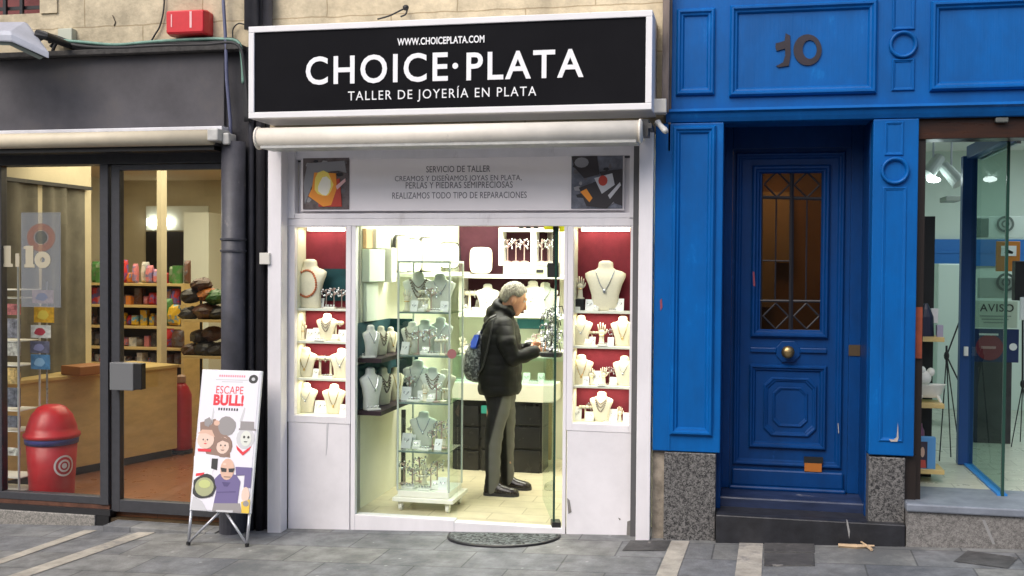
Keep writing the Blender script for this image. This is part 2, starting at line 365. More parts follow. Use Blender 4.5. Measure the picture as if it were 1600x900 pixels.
M_mat.node_tree.nodes['Principled BSDF'].inputs['Roughness'].default_value = .95
M_pstrip = mat('pale_stone_strip', (.40, .37, .32), .75, var=.3, vscale=7, bump=.4, bscale=50, stain=((.22, .21, .20), 4, .54, .10))
M_pdark = mat('dark_slab', (.07, .068, .068), .7, var=.4, vscale=7, bump=.5, bscale=30, stain=((.2, .19, .18), 9, .6, .06))
M_skin = mat('skin', (.56, .29, .19), .5, var=.1, vscale=30)
M_hair = mat('grey_hair', (.25, .235, .20), .75, var=.6, vscale=55, bump=1.0, bscale=110, stretch=(1, 1, .35))
M_jacket = mat('black_padded_nylon', (.0045, .005, .005), .6, spec=.25, var=.25, vscale=9, bump=.25, bscale=14, stretch=(.35, .35, 2.6))
M_trous = mat('grey_trousers_painted_shade', (.016, .016, .017), .85, spec=.2, var=.3, vscale=12, bump=.5, bscale=10, stretch=(1, 1, .4))
M_trousg = mat('lit_trouser_grey', (.12, .12, .11), .75, var=.2, vscale=10, bump=.4, bscale=14)  # lit tone of the same grey trousers, light put into the colour
M_shoe = mat('black_leather_shoe', (.018, .013, .012), .25, var=.2)
M_bag = mat('grey_patterned_bag', (.05, .055, .06), .7, col2=(.30, .32, .33), vscale=45, ramp=(.42, .55))
M_bagb = mat('bright_blue_pocket', (.01, .06, .42), .55)
M_paper = mat('white_paper', (.80, .80, .80), .55)
M_pan = mat('pale_ceiling', (.75, .75, .72), .7)

# ---------------------------------------------------------------- text
def text(body, name, r, Y, m, parent=None, bold=0.0, space=1.0, depth=.002, rotz=0, xdir=None, fit='both'):
    cu = bpy.data.curves.new(name, 'FONT'); cu.body = body; cu.extrude = .01; cu.offset = bold; cu.space_character = space; cu.resolution_u = 4
    o = bpy.data.objects.new(name, cu); COL.objects.link(o); bpy.context.view_layer.update()
    me = bpy.data.meshes.new_from_object(o.evaluated_get(bpy.context.evaluated_depsgraph_get())); bpy.data.objects.remove(o)
    xs = [v.co.x for v in me.vertices]; ys = [v.co.y for v in me.vertices]; a, b, c, d = min(xs), max(xs), min(ys), max(ys)
    x0, x1, z0, z1 = r
    for v in me.vertices:
        x, y, z = v.co; v.co = (x0 + (x - a) / (b - a) * (x1 - x0), Y - (depth if z > 0 else 0), z0 + (y - c) / (d - c) * (z1 - z0))
    me.materials.clear(); me.materials.append(m); me.name = name
    o = bpy.data.objects.new(name, me); COL.objects.link(o)
    if parent is not None: o.parent = parent; o.location = -wloc(parent)
    return o
# ================================================================ SETTING
def gquad(name, pts, m, dz, kind='structure'):
    mb = MB(); mb.add([(x, y, ZG(x) + dz) for x, y in pts], [tuple(range(len(pts)))]); o = mb.build(name, m)
    if kind: o['kind'] = kind
    return o
gb = MB(); gx = [-60, -14, 14, 60]
for x in gx:
    for y in (-60, .5): gb.v.append((x, y, ZG(x)))
for i in range(3): gb.f.append((2 * i, 2 * i + 2, 2 * i + 3, 2 * i + 1)); gb.m.append(0)
struct(gb.build('pavement', M_pave))
def strip(xc0, y0, xc1, y1, w): return [(xc0 - w / 2, y0), (xc0 + w / 2, y0), (xc1 + w / 2, y1), (xc1 - w / 2, y1)]
def gp(px, py):
    z = -.05
    for _ in range(6): v = PZ(px, py, z); z = ZG(v.x)
    return v.x, v.y
def pave_px(pix, m, name='pavement_strip', dz=.004): return gquad(name, [gp(a, b) for a, b in pix], m, dz)
def pstrip(pa, pb, width):                                # light stone strip running from the facade out across the street
    a, b = gp(*pa), gp(*pb); t = ((b[0] - a[0]) / (b[1] - a[1]))
    yend = -8; return gquad('pavement_strip', strip(a[0], a[1], a[0] + t * (yend - a[1]), yend, width), M_pstrip, .004)
pstrip((236, 830), (34, 899), .135); pstrip((142, 829), (0, 878), .10)
pstrip((1063, 846), (1042, 899), .115); pstrip((1174, 846), (1169, 899), .145)
pave_px([(985, 845), (1050, 845), (1040, 861), (972, 861)], M_pdark)
pave_px([(1490, 878), (1512, 861), (1592, 872), (1575, 889)], M_pdark)
cv = MB(); q = [gp(1193, 849), gp(1273, 850), gp(1275, 864), gp(1193, 863)]
cvt = thing('utility_cover', 'dark cracked two-slab cover let into the pavement before the blue door', 'cover plate', (*gp(1233, 866), ZG(1)))
for (a, b) in ((848, 864), (866, 885)):
    mb = MB(); q = [gp(1194, b), gp(1273, b), gp(1272, a), gp(1194, a)]
    lo = [(x, y, ZG(x) - .02) for x, y in q]; hi = [(x, y, ZG(x) + .008) for x, y in q]
    mb.rings([lo, hi], close_last=True); mb.build('slab', M_pdark, cvt, bevel=.003)
# litter
lit = MB(); a, b = gp(1310, 855), gp(1366, 856); lit.tube([(a[0], a[1], ZG(a[0]) + .012), ((a[0] + b[0]) / 2, a[1] - .02, ZG(a[0]) + .016), (b[0], b[1], ZG(b[0]) + .012)], [.012, .015, .006], 6)
a, b = gp(1340, 850), gp(1362, 862); lit.tube([(a[0], a[1], ZG(a[0]) + .03), (b[0], b[1], ZG(b[0]) + .012)], [.004, .010], 6)
tag(lit.build('wood_splinter', mat('raw_wood', (.55, .40, .25), .8, var=.2)), 'splintered pale wood scraps lying on the pavement by the blue step', 'wood scrap')

# ---------------------------------------------------------------- building across the street (seen in the glass only)
op = thing('building', 'plain ochre building across the street reflected faintly in the shop glass', 'building', (0, -14.5, 0))
mb = MB(); mb.box(-22, 22, -15.5, -14.5, -1, 6.5); mb.build('wall', mat('ochre_render', (.42, .34, .24), .85, var=.2, vscale=1), op)
for i in range(-9, 10):
    for k in range(3):
        mb = MB(); x = i * 2.2; z0 = .3 if k == 0 else 3.2 + (k - 1) * 1.9
        mb.box(x - .5, x + .5, -14.497, -14.42, z0, z0 + (2.3 if k == 0 else 1.2)); mb.build('window', mat('dark_window', (.03, .035, .04), .15), op)

# ---------------------------------------------------------------- stone building above the shops
sb = thing('stone_building', 'cream rubble-stone building front above the jewellery and grocery shops', 'building', (0, .3, 3))
YW = .03
zl = P(200, 82, YW).z; zs = P(700, 60, YW).z
mb = MB()
xr = P(1046, 80, YW).x; xwin = P(62, 10, YW).x; zwin = P(30, 22, YW).z
mb.box(xwin, xr, YW, .6, zl - .02, 9); mb.box(-16, xwin, YW, .6, zl - .02, zwin); mb.box(-16, xwin, YW, .6, zwin + 1.7, 9); mb.box(-16, xwin - 1.3, YW + .001, .6, zwin, zwin + 1.7)
mb.box(-3.3, xr, YW, .6, P(700, 215, YW).z, zl - .021)
mb.build('wall', M_stone, sb)
mb = MB(); mb.box(xwin - 1.3, xwin, .25, .3, zwin, zwin + 1.7); wn = mb.build('window', mat('dark_red_shutter', (.16, .03, .03), .6, var=.3), sb)
mb = MB()
for px in (8, 34): x = P(px, 10, .08).x; mb.box(x - .012, x + .012, .07, .094, zwin, zwin + 1.7)
mb.box(xwin - 1.3, xwin, .10, .115, zwin + .05, zwin + .075); mb.build('window_bars', M_iron, wn)
mb = MB(); x0, x1, z0, z1 = RC(62, -40, 88, 20, YW - .02); mb.box(x0, x1, YW - .015, YW + .05, z0, z1); mb.build('pilaster', M_stone, sb)

# the brown weathered strip and pipes at both ends of the sign
mb = MB(); mb.rbox(1035, -60, 1046, 175, -.12, .04); mb.box(xr - .0, xr + .02, -.05, .05, 2.5, 6)
tag(mb.build('timber_post', mat('weathered_timber', (.20, .16, .14), .85, var=.5, vscale=9, bump=.4, bscale=20, stretch=(1, 1, .2)), bevel=.004), 'weathered grey-brown timber post between the sign and blue front', 'timber post')

# ---------------------------------------------------------------- grocery shopfront (left)
gs = thing('grocery_shopfront', 'anthracite framed grocery shopfront with two tall panes under a grey fascia', 'shopfront', (-4.5, .1, -.15))
mb = MB(); x0, x1, z0, z1 = RC(-120, 90, 346, 206, 0.0); mb.box(-8, P(350, 150, 0).x, 0, .2, z0 - .12, z1); mb.build('fascia', M_fascia, gs, bevel=.004)
FZ = z1
mb = MB(); mb.box(-8, P(382, 90, 0).x, -.07, .05, FZ + .002, FZ + .04); mb.build('ledge', mat('dark_slate_ledge', (.05, .047, .045), .8, var=.4, vscale=15, bump=.4), gs, bevel=.004)
zh0, zh1 = P(200, 256, .05).z, P(200, 224, .05).z
mb = MB(); mb.box(-8, P(348, 240, .05).x, .04, .2, zh0, zh1 + .03); mb.build('header', M_anth, gs)
zb = P(80, 772, .05).z; zbot = P(80, 797, .05).z
xA = P(157, 500, .05).x; xB = P(170, 500, .05).x; xC = P(175, 500, .07).x; xD = P(188, 500, .07).x; xE = P(346, 500, .07).x
mb = MB(); mb.box(-6.6, xA, .05, .12, zb - .055, zb); mb.box(xA, xB, .04, .13, zb - .055, zh0 - .001); mb.box(P(-3, 500, .05).x - .06, P(2, 500, .05).x, .05, .12, zb, zh0 - .001)
mb.build('window_frame', M_anth, gs, bevel=.003)
mb = MB(); mb.box(-6.6, xB, .055, .14, zb - .088, zb - .0555); mb.build('window_sill', mat('rust_brown_sill', (.12, .05, .03), .6, var=.4, vscale=12), gs)
mb = MB(); mb.box(-6.6, xB + .02, .03, .14, zb - .13, zb - .089); mb.build('window_sill', mat('black_sill', (.02, .02, .022), .5), gs)
mb = MB(); mb.box(-6.6, P(148, 810, .02).x, .02, .4, -.4, zb - .131); mb.build('base', M_gbase, gs, bevel=.006)
mb = MB(); mb.box(P(148, 810, .02).x + .001, xB + .01, .03, .4, -.4, zb - .132); mb.build('base_end', M_black, gs)
mb = MB(); mb.box(-6.5, xA, .08, .09, zb, zh0); mb.build('pane', M_glass, gs)
dr = MB(); zd = P(250, 803, .07).z; zd2 = P(250, 784, .07).z
dr.box(xC, xD, .06, .12, zd, zh0 - .003); dr.box(xD, xE + .6, .06, .12, zd, zd2); dr.box(xE + .02, xE + .3, .06, .12, zd2, zh0 - .003); dr.box(xD, xE + .02, .06, .12, zh0 - .045, zh0 - .003)
do = dr.build('door', M_anth, gs, bevel=.003)
mb = MB(); mb.box(xD, xE + .02, .085, .095, zd2, zh0 - .045)
o = mb.build('pane', M_glass, do)
mb = MB(); mb.rbox(171, 567, 208, 610, -.02, .05); o = mb.build('handle', mat('grey_door_pull', (.16, .165, .17), .4), do, bevel=.004)
mb = MB(); mb.rbox(208, 568, 221, 609, -.03, .03); o = mb.build('handle_grip', M_black, do, bevel=.004)
mb = MB(); mb.box(xC, -3.2, .05, .45, -.4, P(250, 814, .05).z); struct(mb.build('threshold', mat('worn_tan_threshold', (.07, .045, .02), .6, var=.5, vscale=6)))
mb = MB(); mb.box(P(172, 820, -.05).x, P(345, 820, -.05).x, -.14, .045, -.5, ZG(-3.6) + .012); mb.build('door_step', M_pave, gs, bevel=.005)
# grocery room shell
GF = zd + .0
XL, XR2 = -7.6, -3.14
mb = MB(); mb.box(XL, XR2, .45, 5.2, GF - .1, GF); mb.box(XL, XR2, .12, .45, GF - .1, GF - .001); mb.build('floor', M_terr, gs)
mb = MB(); mb.box(XL, XR2, .12, 5.2, 2.78, 2.85); mb.build('ceiling', mat('tan_ceiling', (.60, .50, .33), .8), gs)
mb = MB(); mb.box(XL, XR2, 5.2, 5.3, GF, 2.78); mb.box(XL - .1, XL, .12, 5.3, GF, 2.85); mb.box(XR2, XR2 + .05, .14, 5.3, GF, 2.85); mb.build('wall', M_leftwall, gs)
YB = 5.17
mb = MB(); x0, x1, z0, z1 = RC(228, 362, 288, 700, YB); mb.box(x0, x1, YB, YB + .02, GF, z1); mb.build('doorway', mat('black_opening', (.012, .01, .01), .6), gs)
mb = MB(); x0, x1, z0, z1 = RC(228, 322, 325, 360, YB); mb.box(x0, x1, YB, YB + .02, z0, z1); mb.box(P(287, 400, 4.6).x, P(326, 400, 4.6).x, 4.6, 5.1, GF, P(300, 332, 4.6).z)
mb.build('pillar', mat('pale_green_white_wall', (.80, .86, .78), .6), gs)
mb = MB(); x0, x1, z0, z1 = RC(245, 256, 252, 600, 2.3); mb.box(x0, x1, 2.3, 2.4, GF, 2.78); mb.build('column', M_leftwall, gs)
for px in (238, 262):
    mb = MB(); mb.rbox(px - 9, 342, px + 5, 352, YB - .06, YB - .02); mb.build('lamp', emis('tube_reflection_glow', (1, .97, .85), 5), gs)  # glowing bars drawn in place of fluorescent tube reflections

# ---------------------------------------------------------------- dark pier, pipes
pier = MB(); pier.box(P(346, 500, .03).x, P(421, 500, .03).x, .025, .5, -.3, FZ + .035)
tag(pier.build('pier_wall', M_darkwall), 'dark painted pier of wall behind the downpipes left of the white front', 'wall')
dp = thing('downpipe', 'thick dark grey downpipe beside the glass door behind the advertising board', 'downpipe', (P(364, 830, -.07).x, -.07, -.12))
x = dp.location.x; r = .083
mb = MB(); mb.tube([(x, -.07, ZG(x)), (x, -.07, P(364, 222, -.07).z)], r, 20); mb.build('pipe', M_dpipe, dp, smooth=True).data
for py in (374, 392): mb = MB(); z = P(364, py, -.07).z; mb.lathe((x, -.07, z), [(r, -.008), (r + .008, -.006), (r + .008, .006), (r, .008)], 20); mb.build('collar', M_dpipe, dp)
mb = MB(); mb.lathe((x, -.07, ZG(x)), [(r + .012, 0), (r + .012, .18), (r, .2)], 20); mb.build('shoe', M_dpipe, dp)
def vpipe(px, r, Y, z0, z1, m, label, kink=None, nm='pipe'):
    x = P(px, 300, Y).x; pts = [(x, Y, z0)] + (kink or []) + [(x, Y, z1)]
    mb = MB(); mb.tube(pts, r, 12); return tag(mb.build(nm, m, smooth=True), label, 'pipe')
vpipe(393, .022, -.01, ZG(-3.3), 7, M_dpipe, 'slim dark pipe running down the pier just right of the thick downpipe')
vpipe(407, .030, -.005, ZG(-3.3), 7, M_darkwall, 'blackish pipe down the pier next to the white post')
mb = MB(); x = P(396, 20, -.03).x; mb.tube([(x, -.05, P(396, 46, -.05).z), (x, -.05, 7)], .055, 14); tag(mb.build('drainpipe', M_dpipe, smooth=True), 'thick dark drainpipe rising above the left end of the sign', 'pipe')
mb = MB(); x = P(418, 20, -.03).x; mb.tube([(x, -.03, P(418, 46, -.03).z), (x, -.03, 7)], .036, 14); tag(mb.build('drainpipe', M_dpipe, smooth=True), 'thinner dark drainpipe above the sign, right of the thick one', 'pipe')
mb = MB(); mb.tube([P(345, -60, -.03), P(350, 20, -.03), P(353, 70, -.06), P(354, 120, -.05), P(360, 190, -.05), P(361, 230, -.04)], .012, 10)
tag(mb.build('conduit', mat('blue_grey_conduit', (.10, .11, .19), .5), smooth=True), 'thin blue-grey conduit bending down the fascia beside the red box', 'pipe')
wb = MB(); wb.rbox(405, 395, 421, 413, -.09, -.02); tag(wb.build('junction_box', mat('offwhite_plastic', (.66, .64, .58), .5), bevel=.004), 'small square off-white box on the pier left of the white post', 'junction box')

# ---------------------------------------------------------------- jewellery shopfront
js = thing('jewellery_shopfront', 'white painted jewellery shopfront with lit side display windows and open glass door', 'shopfront', (-1.9, .1, 0))
ZT = P(700, 236, -.06).z + .12
for (a, b, pr) in ((418, 439, 832), (996, 1018, 840)):
    mb = MB(); x0, x1, _, _ = RC(a, 235, b, pr, -.07); mb.box(x0, x1, -.07, .04, ZG((x0 + x1) / 2) - .02, ZT); mb.build('post', M_white, js, bevel=.004)
YF = .05
def jr(a, b, c, d, Y=YF): return RC(a, b, c, d, Y)
fr = MB()
x0, _, _, _ = jr(447, 300, 458, 400); x9 = jr(980, 300, 991, 400)[1]
zt0, zt1 = P(715, 341, YF).z, P(715, 240, YF).z
xa = P(461, 300, YF).x; xb = P(984, 300, YF).x; xo = P(448, 300, YF).x; xp = P(991, 300, YF).x
fr.box(xo, xa, YF - .01, YF + .06, zt0, ZT); fr.box(xb, xp, YF - .01, YF + .06, zt0, ZT)
fr.box(xo, xp, YF, YF + .06, P(715, 353, YF).z, zt0 - .001); fr.box(xa, xb, YF, YF + .06, zt0, P(715, 333, YF).z); fr.box(xa, xb, YF + .02, YF + .06, P(715, 246, YF).z, ZT)
fr.build('frame', M_white, js, bevel=.003)
# vitrine frames
VIT = {}
for key, (a, b, c, d, oy0, oy1, oa, ob) in {'left': (449, 548, 460, 540, 355, 650, 0, 0), 'right': (886, 990, 895, 984, 355, 663, 0, 0)}.items():
    X0, X1 = P(a, 500, YF).x, P(b, 500, YF).x; x0, x1, z0, z1 = RC(c, oy0, d, oy1, YF); VIT[key] = (x0, x1, z0, z1, X0, X1)
    ztop = P(715, 353, YF).z - .001; zf = ZG((X0 + X1) / 2) - .03
    mb = MB(); mb.box(X0, x0, YF, YF + .05, z0 - .05, ztop); mb.box(x1, X1, YF, YF + .05, z0 - .05, ztop); mb.box(x0, x1, YF, YF + .05, z0 - .05, z0); mb.box(x0, x1, YF, YF + .05, z1, ztop)
    mb.build('display_frame', M_white, js, bevel=.003)
    mb = MB(); mb.box(X0 + .006, X1 - .006, YF + .004, YF + .05, zf, z0 - .051); mb.build('lower_panel', M_whiteworn, js, bevel=.003)
    # showcase box
    dpt = .22; t = .012
    mb = MB(); mb.box(x0 - t, x0, YF + .051, YF + dpt, z0 - t, z1 + t); mb.box(x1, x1 + t, YF + .051, YF + dpt, z0 - t, z1 + t); mb.box(x0, x1, YF + .051, YF + dpt, z1, z1 + t); mb.box(x0, x1, YF + .051, YF + dpt, z0 - t, z0)
    cs = mb.build('showcase', M_cream, js)
    mb = MB(); mb.box(x0, x1, YF + dpt - .02, YF + dpt, z0, z1); mb.build('backboard', M_burg, cs)
    mb = MB(); mb.box(x0, x1, YF + .02, YF + .026, z0, z1); mb.build('pane', M_glassc, js)
LVS = {'left': (482, 533, 591), 'right': (486, 541, 603)}
SH = {}
for key in VIT:
    x0, x1, z0, z1, X0, X1 = VIT[key]; px = 500 if key == 'left' else 940; zs_ = []
    for py in LVS[key]:
        z = P(px, py, YF + .07).z; zs_.append(z)
        mb = MB(); mb.box(x0 + .001, x1 - .001, YF + .055, YF + .198, z - .016, z); mb.build('shelf', M_shelfw, js, bevel=.002)
    SH[key] = [z0] + zs_[::-1]            # levels from the bottom up: 0 bottom .. 3 top shelf
    tops = [z1] + [z - .018 for z in zs_]
    lv = [z1] + zs_
    for i, zt in enumerate(tops):
        area('showcase_light', ((x0 + x1) / 2, YF + .12, zt - .012), x1 - x0 - .05, 1.25 if i == 0 else .65, (1, .88, .66), (0, 0, 0), sy=.06)
    x0b, x1b = (x0 + .06, x1 - .06) if key == 'left' else (x0 + .04, x1 - .02)
    mb = MB(); mb.box(x0b, x1b, YF + .08, YF + .14, z1 - .022, z1 - .004); mb.build('lamp', emis('strip_lamp_glow', (1, .93, .75), 6), js)
# scuffs on the lower panels
for pix in ([(886, 778), (890, 782), (893, 800), (888, 803)], [(980, 815), (989, 812), (990, 838), (979, 836)], [(510, 660), (513, 661), (511, 700), (509, 712)], [(966, 809), (970, 811), (968, 813)]):
    mb = MB(); mb.pprism(pix, YF + .001, YF + .006); mb.build('paint_chip', mat('bare_metal_scuff', (.20, .19, .18), .7, var=.3) if pix[0][0] != 510 else mat('grey_scratch', (.55, .54, .57), .6), js)
mb = MB(); mb.box(xa, xb, YF + .061, YF + .085, zt0, ZT); mb.build('transom_back', M_white, js)
# roller-shutter slot and dark side guides
mb = MB(); mb.box(xo, xp, .10, .14, P(715, 250, .1).z, ZT); mb.box(P(439.5, 500, 0).x, xo + .005, .02, .09, -.15, ZT); mb.box(xp - .002, P(995.5, 500, 0).x, .02, .09, -.05, ZT)
mb.build('shutter_guide', mat('dark_grey_guide', (.09, .09, .095), .5), js)
# door jambs, fixed pane, sill, threshold
mb = MB(); JX0, JX1 = P(548.5, 500, YF).x, P(555, 500, YF).x; mb.box(JX0, JX1, YF + .004, YF + .05, ZG(-2.6) - .02, P(715, 353, YF).z - .002); mb.box(P(880.5, 500, YF).x, P(885.5, 500, YF).x, YF + .002, YF + .05, ZG(-1.1) - .02, P(715, 353, YF).z - .002)
mb.build('jamb', M_white, js)
mb = MB(); SX0, SX1 = JX1 + .001, P(709, 820, YF).x; mb.box(SX0, SX1, YF + .005, YF + .09, -.15, .03); mb.build('sill', M_white, js, bevel=.003)
mb = MB(); mb.box(SX1 + .001, P(880, 820, YF).x, YF + .008, YF + .09, -.15, .016); mb.build('threshold', M_white, js)
mb = MB(); mb.box(SX0, P(713, 600, YF).x, YF + .04, YF + .05, .031, P(715, 353, YF).z); mb.build('pane', M_glassc, js)
mb = MB(); c = P(706, 553, YF + .036); mb.lathe((c.x, c.y, c.z), [(.033, 0), (.033, .001)], 24, 'y'); mb.build('sticker', mat('dusty_red_sticker', (.30, .12, .12), .5), js)
mb = MB(); mb.rbox(850, 349, 872, 359, .18, .183); mb.rbox(874, 347, 883, 362, .17, .173); mb.build('sticker', mat('yellow_sticker', (.85, .85, .02), .5, emit=(.9, .9, 0), es=.0), js)
# open glass door
h0 = P(867, 600, .11); h1 = P(850, 600, .86); ang = math.atan2(h1.y - h0.y, h1.x - h0.x); L = math.hypot(h1.y - h0.y, h1.x - h0.x); zc0, zc1 = .03, P(715, 356, YF).z
mb = MB(); cx, cy = (h0.x + h1.x) / 2, (h0.y + h1.y) / 2; mb.obox((cx, cy), ang, L / 2, .005, zc0, zc1); gd = mb.build('door', M_glassg, js)
mb = MB(); mb.obox((h0.x, h0.y), ang, .008, .007, zc0, zc1); mb.build('door_edge', mat('dark_green_edge', (.02, .06, .045), .2), gd)
mb = MB(); mb.obox((h0.x + .01, h0.y + .02), ang, .05, .03, .016, .05); mb.build('pivot', M_black, gd)
mb = MB(); a = P(866, 422, .14); mb.box(a.x - .05, a.x + .03, .14, .2, a.z - .05, a.z + .05); mb.build('lock', mat('black_lock', (.02, .022, .02), .4), gd, bevel=.006)
mb = MB(); mb.rbox(864, 340, 872, 415, .12, .15); mb.build('closer', M_black, gd)
# interior shell
XW0, XW1, YK = -2.63, -.62, 2.55
mb = MB(); mb.box(XW0, XW1, YF + .09, YK, -.1, .015); mb.build('floor', M_jfloor, js)
mb = MB(); mb.box(XW0 - .08, XW0, YF + .24, YK + .1, -.1, 2.7); mb.box(XW1, XW1 + .08, YF + .24, YK + .1, -.1, 2.7); mb.box(XW0, XW1, YK, YK + .1, -.1, 2.7); mb.build('wall', M_cream, js)
mb = MB(); mb.box(XW0 - .08, XW1 + .08, YF + .09, YK + .1, 2.7, 2.76); mb.build('ceiling', M_cream, js)
mb = MB(); mb.rbox(717, 340, 874, 500, YK - .03, YK - .001); mb.build('backboard', M_burg2, js)
mb = MB(); mb.rbox(836, 600, 846, 745, YK - .06, YK - .001); mb.rbox(853, 560, 861, 745, YK - .06, YK - .001); mb.build('door_trim', mat('tan_trim', (.45, .34, .18), .6), js)

# ---------------------------------------------------------------- blue shopfront and door no. 10
bs = thing('blue_shopfront', 'bright blue panelled timber shopfront with pillars and a deep doorway', 'shopfront', (.3, 0, .05))
YB0 = -.03; RX = 4.2
zc_ = P(1300, 186, YB0).z; zct = P(1300, 172, YB0 - .06).z
BX0 = P(1047, 100, YB0).x
mb = MB(); mb.box(BX0, RX, YB0, .3, zc_ + .001, 4.6); mb.build('fascia', M_blue, bs, bevel=.004)
mb = MB(); mb.rings([[(BX0 - .02, y, z), (RX, y, z)] for y, z in ((YB0 - .001, zct + .035), (YB0 - .05, zct + .03), (YB0 - .065, zct + .012), (YB0 - .045, zct), (YB0 - .035, zct - .025), (YB0 - .02, zct - .05), (YB0 - .001, zct - .055))]) ; mb.build('cornice', M_blue, bs)
def pan(name, r, Y, w, d, m=None, cut=0, parent=None, inner=True):
    mb = MB(); mould(mb, r, Y, w, d, 0, cut)
    return mb.build(name, m or M_blue, parent or bs)
pan('panel_moulding', RC(1057, 14, 1117, 149, YB0), YB0, .05, .028)
pan('panel_moulding', RC(1140, 5, 1370, 149, YB0), YB0, .055, .035)
pan('panel_moulding', RC(1453, -2, 1700, 140, YB0), YB0, .055, .035)
pan('panel_moulding', RC(1394, -40, 1430, 47, YB0), YB0, .022, .012); pan('panel_moulding', RC(1393, 92, 1429, 142, YB0), YB0, .022, .012)
def roundel(px, py, Y, r=.083):
    c = P(px, py, Y); mb = MB(); pts = []
    prof = [(r, 0), (r, -.02), (r - .008, -.028), (r - .018, -.02), (r - .024, .001)]; n = 36
    mb.rings([[(c.x + a * math.cos(2 * math.pi * k / n), Y + h, c.z + a * math.sin(2 * math.pi * k / n)) for k in range(n)] for a, h in prof]); mb.build('roundel', M_blue, bs, smooth=True)
roundel(1411, 70, YB0)
# house number
nb = [(548, 183), (566, 179), (586, 172), (590, 140), (600, 146), (609, 150), (611, 230), (606, 262), (603, 278), (560, 285), (550, 279), (568, 270), (580, 262), (588, 235), (588, 206), (572, 210), (552, 216), (547, 200)]
NY = YB0 - .004
mb = MB(); mb.pprism([(1010 + a / 2.712, b / 2.712) for a, b in nb], NY - .006, NY + .003)
cc = [(1010 + (683 + 60 * math.cos(t)) / 2.712, (211 + 66 * math.sin(t)) / 2.712) for t in [2 * math.pi * k / 28 for k in range(28)]]
ci = [(1010 + (692 + 30 * math.cos(t + .2)) / 2.712, (209 + 40 * math.sin(t + .2)) / 2.712) for t in [2 * math.pi * k / 28 for k in range(28)]]
po, pi_ = [P(a, b, NY - .006) for a, b in cc], [P(a, b, NY - .006) for a, b in ci]
po2 = [Vector((v.x, NY + .003, v.z)) for v in po]; pi2 = [Vector((v.x, NY + .003, v.z)) for v in pi_]
mb.rings([po2, po, pi_, pi2]); mb.build('house_number', mat('dark_brown_enamel', (.03, .022, .03), .35, var=.3, vscale=12), bs)
# pillars
YP = -.05
x0, x1, z0, z1 = RC(1022, 186, 1128, 706, YP); LP = (x0, x1, z0)
mb = MB(); mb.box(x0, x1, YP, .12, z0, zct - .056); mb.build('pillar', M_blue, bs, bevel=.006)
xs = P(1046, 500, YP).x; mb = MB(); mb.box(xs + .0, xs + .012, YP - .006, YP, z0, zct - .06); mb.build('bead', M_blue, bs, bevel=.003)
pan('panel_moulding', RC(1049, 197, 1116, 680, YP), YP, .05, .03)
x0r, x1r, z0r, z1r = RC(1361, 186, 1432, 712, YP)
mb = MB(); mb.box(x0r, x1r, YP, .10, z0r, zct - .056); mb.build('pillar', M_blue, bs, bevel=.006)
pan('panel_moulding', RC(1382, 190, 1412, 243, YP), YP, .02, .008); roundel(1398, 267, YP); pan('panel_moulding', RC(1376, 292, 1414, 690, YP), YP, .022, .008)
for (a, b, c, d) in ((1400, 676, 1403, 688),):
    mb = MB(); mb.pprism([(1389, 686), (1396, 687), (1401, 683), (1403, 660), (1404, 684), (1402, 690), (1392, 690)], YP - .009, YP - .0082); mb.build('paint_chip', M_chip, bs)
# granite plinths
def plinth(r, Y, label=None):
    mb = MB(); mb.box(r[0], r[1], Y, .2, ZG(r[0]) - .05, r[3] - .002); mb.build('plinth', M_granite, bs, bevel=.006)
plinth(RC(1037, 707, 1118, 840, -.045), -.045); plinth(RC(1357, 714, 1414, 800, -.045), -.045)
mb = MB(); mb.box(P(1019, 770, -.01).x, P(1037, 770, -.01).x + .02, -.01, .1, -.05, LP[2] - .002); mb.build('plinth_end', mat('rotten_beige_render', (.30, .26, .21), .9, var=.4, vscale=9, bump=.6, bscale=25, stain=((.03, .028, .025), 4, .58, .05)), bs)
# doorway: reveal, ceiling, frame, leaf
YD = .45; DX0, DX1 = LP[1], x0r
dzt = .268
frx0, frx1 = P(1147, 500, YD).x, P(1322, 500, YD).x
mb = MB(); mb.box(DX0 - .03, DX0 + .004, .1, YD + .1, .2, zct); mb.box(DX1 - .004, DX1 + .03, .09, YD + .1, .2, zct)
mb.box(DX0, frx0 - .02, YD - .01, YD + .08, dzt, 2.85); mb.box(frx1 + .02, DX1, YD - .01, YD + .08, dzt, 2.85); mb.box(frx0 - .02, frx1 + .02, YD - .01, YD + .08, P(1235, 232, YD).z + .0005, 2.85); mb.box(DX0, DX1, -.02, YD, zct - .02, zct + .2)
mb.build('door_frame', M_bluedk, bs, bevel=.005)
lz1 = P(1235, 232, YD).z; lz0 = dzt + .004
wx0, wx1, wz0, wz1 = RC(1189, 266, 1285, 517, YD)
mb = MB(); mb.box(frx0 - .019, wx0, YD, YD + .05, lz0, lz1); mb.box(wx1, frx1 + .019, YD, YD + .05, lz0, lz1); mb.box(wx0, wx1, YD, YD + .05, wz1, lz1)
sx0, sx1, sz0, sz1 = RC(1257, 716, 1285, 738, YD)
mb.box(wx0, sx0, YD, YD + .05, lz0, wz0); mb.box(sx1, wx1, YD, YD + .05, lz0, wz0) if sx1 < wx1 else None; mb.box(sx0, min(sx1, wx1), YD, YD + .05, sz1, wz0); mb.box(sx0, min(sx1, wx1), YD, YD + .05, lz0, sz0)
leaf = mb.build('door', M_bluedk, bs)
def lpan(r, w, d, cut=0, nm='door_moulding', Y=YD): mb = MB(); mould(mb, r, Y, w, d, 0, cut); return mb.build(nm, M_bluedk, leaf)
lpan(RC(1147, 238, 1318, 729, YD), .045, .022); lpan(RC(1174, 258, 1296, 528, YD), .055, .03); lpan(RC(1170, 570, 1291, 701, YD), .045, .028)
